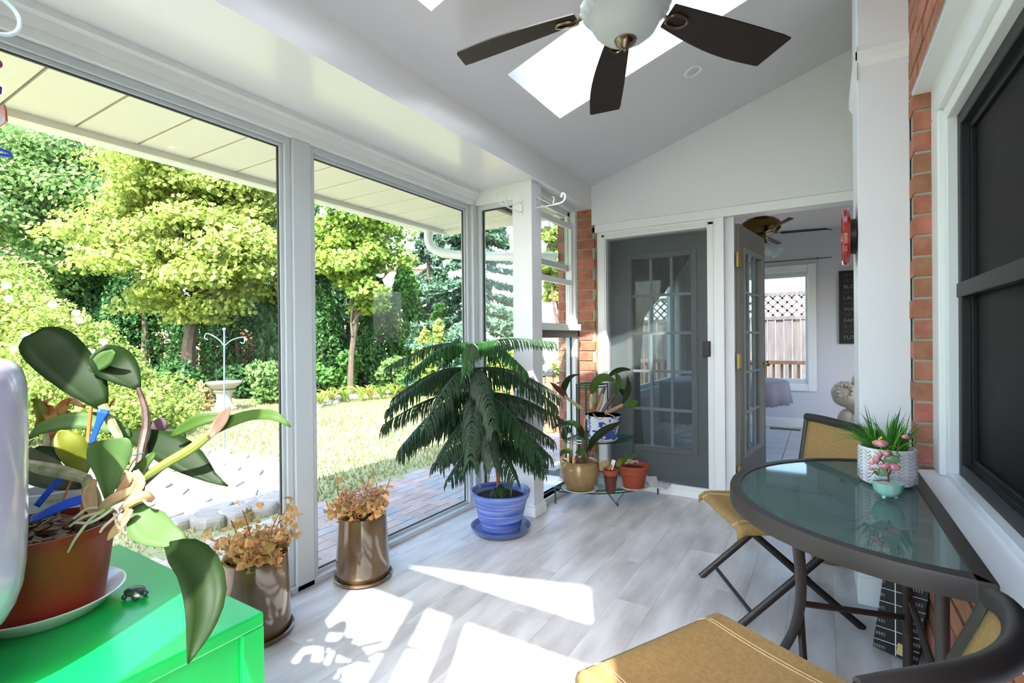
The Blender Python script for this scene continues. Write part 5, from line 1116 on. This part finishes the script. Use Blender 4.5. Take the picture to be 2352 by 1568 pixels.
for px, d, hw, y0, lab in ((742,13.3,52,655,'dark clipped cedar left of the young maple'),(868,13.8,50,640,'dark clipped cedar right of the young maple'),(930,14.2,46,588,'tall narrow cedar beside the small spruce'),(655,15.5,60,610,'dark cedar behind the bird bath'),(545,16.5,70,640,'dark cedar in the maple shade'),(465,16.5,70,680,'dark cedar right behind the maple trunk'),(330,16.5,90,560,'tall dark cedar behind the flowering shrub'),(240,17.5,70,600,'dark cedar at the back left'),(1010,13.6,44,700,'low cedar in front of the spruces'),(800,15.5,60,600,'dark cedar behind the young maple')):
    conifer('cedar_tree', lab, px, d, hw, y0, 905, DARKG if 'dark' in lab else CEDAR, 7000, .13, 'cedar')
# flowering shrub
sh = P(110, 800, 7.0); t = thing('flowering_shrub', 'bright rose-of-sharon shrub with pale pink blossoms at left', 'shrub', (sh.x, sh.y, GZ))
cc = [P(x, y, d) for x, y, d in ((-60,760,7),(30,720,7.3),(110,760,7.2),(190,800,7.4),(250,850,7.6),(60,850,6.6),(150,880,6.8),(-20,900,6.4),(300,910,7.6),(-90,640,7.4),(210,900,7.0),(20,660,7.7),(100,920,6.2),(350,960,7.2),(260,960,6.6),(380,920,8.0))]
V = [leafcloud(ell(2300, c, (.55,.55,.5), .3)[0], .065, .35, .6) for c in cc]; fastmesh('foliage', np.concatenate(V), 4, leafm('leaf_shrub', (152,168,86), (112,142,64)), t, 'stuff')
for i, c in enumerate(cc):
    trunk(t, (sh.x+random.uniform(-.3,.3), sh.y+random.uniform(-.3,.3), GZ), c, .02, .006, .05, 'stem')
PKF = M('pale_pink_petal', (236,208,228), .6, trans=.3)
for x, y in ((15,655),(20,685),(182,735),(175,718),(238,785),(210,808),(90,875),(75,895),(170,935),(270,845),(155,820),(60,770),(30,800),(280,985),(305,1010),(345,905),(120,700),(200,960),(360,975)):
    c = P(x, y, 6.25+.3*random.random()+(.5 if x > 150 else 0)); nn = (CAM-c).normalized(); q = MB()
    for k in range(5):
        a = k*1.2566; s1 = nn.orthogonal().normalized(); d_ = Matrix.Rotation(a, 3, nn)@s1; q.leaf([c, c+d_*.028+nn*.012, c+d_*.05+nn*.006], [.01, .045, .02], nn, .2)
    b_ = q.build('blossom', PKF, t)
# bushes
def bush(label, px, py, d, rx, rz, mat, n, size, cat='bush'):
    c = P(px, py, d); t = thing('garden_bush', label, cat, (c.x, c.y, GZ), 0, 'bushes in the flower bed'); R_ = px_r(rx, d); H_ = px_r(rz, d); PP = []; OO = []
    for k in range(9):
        a_ = random.uniform(0, 6.28); q_ = random.uniform(.2, .75); cc_ = (c.x+R_*q_*math.cos(a_), c.y+R_*q_*math.sin(a_), max(c.z, GZ+.2)+H_*random.uniform(-.6, .55)); f_ = random.uniform(.3, .55)
        p_, od = ell(n//9, cc_, (R_*f_, R_*f_, H_*f_), .35); PP.append(p_); OO.append(od)
    p_ = np.concatenate(PP); od = np.concatenate(OO); p_[:, 2] = np.maximum(p_[:, 2], GZ+.03+.1*rng.rand(len(p_)))
    fastmesh('foliage', leafcloud(p_, size, .35, .65, od), 4, mat, t, 'stuff')
    for k in range(3): trunk(t, (c.x+random.uniform(-.1,.1), c.y, GZ-.02), (c.x+random.uniform(-.3,.3), c.y+random.uniform(-.3,.3), c.z), .015, .006, .03, 'stem')
bush('leafy green bush right of the bird bath', 615, 865, 11.2, 56, 62, GREEN1, 4500, .11); bush('shaded dark bush left of the bird bath', 410, 890, 11.5, 90, 80, DARKG, 5000, .12); bush('bright sapling bush in front of the spruces', 985, 800, 12.2, 34, 85, BRIT, 3500, .12); bush('bright low bush between the cedars', 905, 860, 12.4, 50, 46, GREEN1, 3500, .11)
bush('pale seed-head bush beside the bird bath', 470, 915, 10.0, 24, 46, leafm('leaf_straw', (196,180,130), (160,150,96)), 1600, .07); bush('low green bush at the shrub foot', 400, 985, 8.2, 70, 40, leafm('leaf_mint', (140,176,90), (110,150,70)), 3500, .07); bush('green bush below the return window', 1140, 860, 11, 60, 60, BRIT, 3500, .11); bush('green bush by the deck post', 1275, 860, 8.6, 30, 40, BRIT, 2500, .08)
bush('dark bush under the maple', 560, 880, 12.5, 70, 60, DARKG, 4000, .12); bush('dark bush under the young maple', 770, 850, 12.9, 60, 50, CEDAR, 4000, .11); bush('green bush at the foot of the spruces', 1030, 870, 12.4, 70, 46, GREEN1, 4000, .11); bush('dark filler bush behind the straw seed heads', 330, 880, 12.0, 70, 80, DARKG, 4500, .13)
# strap-leaved bed plants
for i, (x, y, d) in enumerate([(735,905,10.6),(760,900,11),(790,898,11.2),(830,893,11.4),(850,890,11.6),(875,885,11.8),(905,882,12),(925,878,12.2),(960,874,12.4),(720,915,10.3)]):
    c = P(x, 800, d); t = thing('bed_plant', 'strap-leaved daylily clump in the lawn bed, '+['second','third','fourth','fifth','sixth','seventh','eighth','ninth','farthest','first'][i]+' from the mullion', 'plant', (c.x, c.y, GZ), 0, 'daylilies along the flower bed'); q = MB()
    for k in range(34):
        a = random.uniform(0, 6.28); dd_ = Vector((math.cos(a), math.sin(a), 0)); L = random.uniform(.35, .65); b = Vector((c.x, c.y, GZ)); q.leaf([b+dd_*(L*.65*u**1.2)+Vector((0,0,L*(1.3*u-.75*u*u))) for u in (0, .33, .66, 1)], [.015, .03, .026, .003], (0,0,1), .3)
    q.build('strap_leaves', leafm('leaf_strap%d' % (i % 3), [(160,184,84),(178,176,96),(126,170,74)][i % 3], [(130,160,70),(200,170,90),(100,150,60)][i % 3]), t, kind='stuff')
# soil bed and edging stones
bedm = M('bed_soil', (148,112,90), .95, var=.8, scale=3, col2=(110,84,66), bump=.6, bscale=20)
edge = [gnd(x, y) for x, y in ((668,955),(715,940),(800,915),(880,902),(960,893),(1060,880),(1180,870))]; far_ = [gnd(x, y) for x, y in ((1180,850),(1060,852),(960,858),(880,866),(800,874),(715,895),(640,905))]
o = MB().prism([(p.x, p.y) for p in edge+far_], 'z', GZ-.02, GZ+.03).build('flower_bed', bedm); o['kind'] = 'structure'; o['label'] = 'brown soil flower bed'
STN = M('garden_stone', (150,146,140), .9, var=.7, scale=4, col2=(112,110,108), bump=.5, bscale=12, rnd=.12)
def rock(c, r, h, par=None, flat=1.):
    n = random.randint(6, 8); pts = [(c[0]+r*random.uniform(.75,1.15)*math.cos(2*math.pi*k/n+.2), c[1]+r*random.uniform(.75,1.15)*math.sin(2*math.pi*k/n+.2)) for k in range(n)]
    return MB().prism(pts, 'z', GZ-.03, GZ+h).build('edging_stone' if h > .05 else 'flagstone', STN, par, bev=.012 if h < .05 else .03)
ed = struct('bed_edging', 'row of rough pale stones edging the flower bed')
for a, b in zip(edge[:-1], edge[1:]):
    m_ = int((b-a).length/.32)
    for k in range(m_): p = a.lerp(b, (k+.5)/m_); rock((p.x+random.uniform(-.06,.06), p.y+random.uniform(-.06,.06)), .15, random.uniform(.06, .13), ed)
# flagstone sitting circle
fg = struct('flagstone_path', 'pale flagstone circle in the lawn'); MB().prism([(-5.35+1.4*math.cos(a), 2.35+.85*math.sin(a)) for a in np.linspace(0, 6.283, 33)[:-1]], 'z', GZ-.03, GZ+.004).build('gravel', M('pale_gravel2', (156,152,148), .95, var=.9, scale=25, col2=(116,114,112), bump=.6, bscale=60), fg)
for i in range(11):
    for j in range(6):
        x = -7.1+i*.38+(.18 if j % 2 else 0); y = 1.15+j*.36
        if ((x+5.35)/1.4)**2+((y-2.35)/.85)**2 < .9: rock((x+random.uniform(-.04,.04), y+random.uniform(-.04,.04)), .165, .02+random.uniform(0,.012), fg)
for k in range(34):
    a = 2*math.pi*k/34; rock((-5.35+1.5*math.cos(a), 2.35+.95*math.sin(a)), random.uniform(.10,.16), random.uniform(.055,.09), fg)
# interlock pavers beside the house (herringbone)
pv = struct('patio', 'pinkish grey herringbone paver strip along the house'); MB().box(-3.62, -2.31, -.6, 6.4, GZ-.06, GZ-.012).build('sand_bed', M('joint_sand', (120,108,96), .95), pv)
PAV = M('paver', (176,158,150), .9, var=.6, scale=6, col2=(148,132,128), bump=.4, bscale=60, rnd=.10); PAV2 = M('paver_grey', (160,158,158), .9, var=.6, scale=6, col2=(138,136,138), bump=.4, bscale=60, rnd=.10)
s_ = .105; pa = MB().box(.002, 2*s_-.002, .002, s_-.002, GZ-.05, GZ+.01).build('paver', PAV, pv, bev=.004); pb2 = MB().box(.002, s_-.002, .002, 2*s_-.002, GZ-.05, GZ+.01).build('paver', PAV, pv, bev=.004); first = [True, True]; cnt = 0; rest = MB()
pcs = []
for i in range(-40, 60):
    for j in range(-40, 60):
        # herringbone: horizontal bricks start at (k,k), vertical follow
        if (i-j) % 4 == 0: pcs.append((0, i, j)); 
        if (i-j) % 4 == 3: pcs.append((1, i, j))
sel = []
for o_, i, j in pcs:
    x = -3.62+i*s_; y = 1.2+j*s_; w_, h_ = (2*s_, s_) if o_ == 0 else (s_, 2*s_)
    if x >= -3.63 and x+w_ <= -2.30 and y >= -.6 and y+h_ <= 6.4: sel.append((abs(y-2.9), o_, x, y))
sel.sort()
for n_, (_, o_, x, y) in enumerate(sel):
    if n_ < 290:
        src = pa if o_ == 0 else pb2
        if first[o_]: c = src; first[o_] = False
        else: c = src.copy(); COL.objects.link(c)
        c.location = (x, y, 0)
        if random.random() < .35: 
            c.material_slots[0].link = 'OBJECT'; c.material_slots[0].material = PAV2
    else: rest.box(x+.002, x+(2*s_ if o_ == 0 else s_)-.002, y+.002, y+(s_ if o_ == 0 else 2*s_)-.002, GZ-.05, GZ+.01)
if rest.v: rest.build('paver_field', PAV, pv, kind='stuff')
# grass blades near the house
n = 60000; gx_ = rng.uniform(-11.5, -3.68, n); gy_ = rng.uniform(-.5, 12, n); ok = ((gx_+5.35)/1.6)**2+((gy_-2.35)/1.02)**2 > 1; ok &= (gy_ < 9.5-(gx_+10)*.2); gx_, gy_ = gx_[ok], gy_[ok]; n = len(gx_)
a = rng.rand(n)*6.283; h = rng.uniform(.03, .07, n); w_ = .008; b = np.stack([gx_, gy_, np.full(n, GZ-.006)], 1); dx_ = np.stack([np.cos(a)*w_, np.sin(a)*w_, 0*a], 1); tp_ = b+np.stack([rng.normal(size=n)*.02, rng.normal(size=n)*.02, h], 1)
o = fastmesh('lawn_grass', np.stack([b-dx_, b+dx_, tp_], 1), 3, M('grass_blades', (152,152,108), .7, var=.9, scale=.6, col2=(114,130,80), isl=.2, trans=.35), None); tag(o, 'short dry yellow-green grass of the lawn', 'grass', None, 'stuff')
# bird bath
bb = gnd(515, 943); t = thing('bird_bath', 'white stone bird bath on a turned pedestal', 'bird bath', (bb.x, bb.y, GZ)); CONC = M('concrete_white', (160,154,146), .85, var=.5, scale=6, col2=(134,128,120), bump=.3, bscale=30); zz = GZ
MB().lathe([(.22, zz), (.23, zz+.05), (.18, zz+.09), (.15, zz+.12), (.13, zz+.28), (.16, zz+.36), (.20, zz+.40), (.16, zz+.43)], (bb.x, bb.y, 0), 28).build('pedestal', CONC, t, smooth=True)
MB().lathe([(.10, zz+.42), (.20, zz+.45), (.30, zz+.53), (.325, zz+.57), (.32, zz+.585), (.29, zz+.57), (.20, zz+.50), (.0005, zz+.49)], (bb.x, bb.y, 0), 36).build('basin', CONC, t, smooth=True)
# shepherd hook
hk = gnd(515, 1050); t = thing('shepherd_hook', 'tall pale blue metal double shepherd hook in the lawn', 'garden hook', (hk.x, hk.y, GZ)); HM = M('pale_blue_metal', (96,122,144), .5); dh = (hk-CAM).dot(_F)
MB().tube([(hk.x, hk.y, GZ-.05), tuple(P(515, 757, dh))], .009, 8).build('pole', HM, t, smooth=True)
for pts in ([(515,795),(505,782),(488,770),(474,766),(470,776),(478,780)], [(515,795),(530,782),(550,775),(562,776),(560,788),(552,786)]): MB().tube(curve([P(x, y, dh) for x, y in pts], 16), .006, 6).build('arm', HM, t, smooth=True)
MB().ball(P(515, 756, dh), .02, 10, 8).build('finial', HM, t, smooth=True)
# downspout elbow at the eave corner
dp = thing('downspout', 'white metal downspout elbow below the eave corner', 'downspout', (-3.2, 3.72, 2.3))
MB().tube(curve([(-3.22, 3.70, 2.34), (-3.22, 3.70, 2.20), (-3.17, 3.74, 2.12), (-3.0, 3.82, 2.07), (-2.6, 3.92, 2.03), (-2.03, 4.05, 1.99)], 24), .048, 12, flat=.8).build('pipe', TRIMW, dp, smooth=True)
# neighbour houses
def house(label, px, d, x0, x1, y_top, mat, roofm, wins, yaw=.0):
    a = P(x0, 795, d); b = P(x1, 795, d); dv = (b-a); dv.z = 0; L = dv.length; dv.normalize(); nv = Vector((-dv.y, dv.x, 0)); zt_ = P(px, y_top, d).z
    t = thing('neighbour_house', label, 'house', (a.x, a.y, GZ)); R = Matrix((dv, nv, Vector((0,0,1)))).transposed()
    def add(mb, nm, mt, par): q = MB(); q.add([Vector((a.x, a.y, GZ))+R@Vector(p) for p in mb.v], mb.f); return q.build(nm, mt, par)
    H = zt_-GZ; add(MB().box(0, L, 0, 6, 0, H), 'wall', mat, t)
    add(MB().add([(-.4,-.4,H),(L+.4,-.4,H),(L+.4,6.4,H),(-.4,6.4,H),(1.8,3,H+1.7),(L-1.8,3,H+1.7)], [(0,1,5,4),(1,2,5),(2,3,4,5),(3,0,4),(3,2,1,0)]), 'roof', roofm, t)
    for wx, wy, ww, wh in wins:
        p0 = P(wx, wy, d); u = (p0-a).dot(dv); z = p0.z-GZ; wn_ = add(MB().box(u, u+ww, -.06, 0, z-wh, z), 'window', TRIMW, t); 
        for s__ in (0, 1): add(MB().box(u+.06+s__*(ww/2-.02), u+ww/2-.04+s__*(ww/2-.02), -.07, -.05, z-wh+.06, z-.06), 'pane', M('far_window_glass', (110,140,170), .1), wn_)
BRF = M('far_brick', (190,140,118), .9, var=.6, scale=1.2, col2=(166,112,92)); RFF = M('far_shingle', (176,148,132), .9)
house('red brick neighbour house behind the broad maple', 400, 26, -260, 560, 470, BRF, RFF, [(455,575,2.2,1.5),(250,640,1.6,1.5),(390,735,2.4,.8),(60,600,1.6,1.6)])
house('cream neighbour house with brown roof between the trees', 850, 36, 690, 990, 620, M('far_cream', (176,166,156), .9), RFF, [(915,660,1.4,2.2),(760,650,1.4,1.8)])
# back fences
def fence(label, a, b, z0, z1, lattice, mat, par_group='garden fences', bw=.14):
    a = Vector((*a, 0)); b = Vector((*b, 0)); L = (b-a).length; dv = (b-a).normalized(); t = thing('wood_fence', label, 'fence', (a.x, a.y, GZ), 0, par_group); ang = math.atan2(dv.y, dv.x); k = None; n_ = int(L/(bw+.012))
    for i in range(n_):
        p = a+dv*(i*(bw+.012))
        if k is None: k = MB().box(0, bw, -.01, .01, z0, z1).build('board', mat, None); k.parent = t; o_ = k
        else: o_ = k.copy(); COL.objects.link(o_)
        o_.location = (p.x-a.x, p.y-a.y, (.0 if i % 2 else .0)-GZ); o_.rotation_euler = (0, 0, ang)
        if i % 2: o_.location = (p.x-a.x-dv.y*.02, p.y-a.y+dv.x*.02, -GZ)
    nv = Vector((-dv.y, dv.x, 0))
    for z in ((z0+.3, z1-.15) if not lattice else (z1+.02, lattice)): MB().bar(a+Vector((0,0,z)), b+Vector((0,0,z)), .06, .07).build('rail', mat, t)
    if lattice:
        h_ = lattice-z1; i = 0.
        while i < L:
            for s__ in (1, -1):
                p0 = a+dv*i+Vector((0,0,z1 if s__ > 0 else lattice)); p1 = p0+dv*h_+Vector((0,0,h_*s__)); MB().bar(p0, p1, .035, .008, nv).build('lattice_strip', mat, t)
            i += .17
FWD = M('weathered_wood', (86,80,82), .9, var=.7, scale=3, col2=(62,58,62), stretch=(6,6,1), rnd=.12); CDW = M('cedar_wood', (150,112,90), .85, var=.6, scale=4, col2=(126,88,68), stretch=(6,6,1))
fence('weathered board fence with lattice top outside the dining window', (-4.0, 11.6), (1.2, 11.6), GZ, 1.62, 2.13, FWD)
p0, p1 = P(470, 795, 18.5), P(700, 795, 17.5); fence('brown board fence behind the bird bath', (p0.x, p0.y), (p1.x, p1.y), GZ, 1.7, None, M('brown_fence_wood', (150,112,86), .9, rnd=.15))
# deck with rails beyond the dining side wall and window
dk = thing('deck_rail', 'cedar deck railing with post cap outside the double hung window', 'railing', (P(1262, 795, 7.4).x, P(1262, 795, 7.4).y, GZ))
q0 = P(1264, 795, 7.4)
MB().box(q0.x-.055, q0.x+.055, q0.y-.055, q0.y+.055, GZ, .72).build('post', CDW, dk, bev=.005); MB().prism([(q0.x-.07, q0.y-.07), (q0.x+.07, q0.y-.07), (q0.x+.07, q0.y+.07), (q0.x-.07, q0.y+.07)], 'z', .72, .76).ball((q0.x, q0.y, .77), (.05,.05,.05), 10, 6).build('post_cap', M('solar_cap', (60,60,62), .4), dk)
for z in (.60, .05): MB().box(q0.x-1.6, q0.x+1.2, q0.y+.0, q0.y+.05, z, z+.08).build('rail', CDW, dk)
for k in range(13): MB().box(q0.x-1.5+k*.2, q0.x-1.46+k*.2, q0.y+.0, q0.y+.04, .1, .62).build('baluster', CDW, dk)
MB().box(q0.x-1.6, q0.x+1.2, q0.y+.05, q0.y+2.6, GZ, -.02).build('decking', CDW, dk)
d2_ = thing('deck_rail', 'cedar deck rail running below the dining window view', 'railing', (-.6, 9.4, GZ)); MB().box(-3.4, .9, 9.38, 9.52, .80, .86).build('rail', CDW, d2_)
for k in range(36): MB().box(-3.35+k*.12, -3.31+k*.12, 9.43, 9.47, GZ, .80).build('baluster', CDW, d2_)
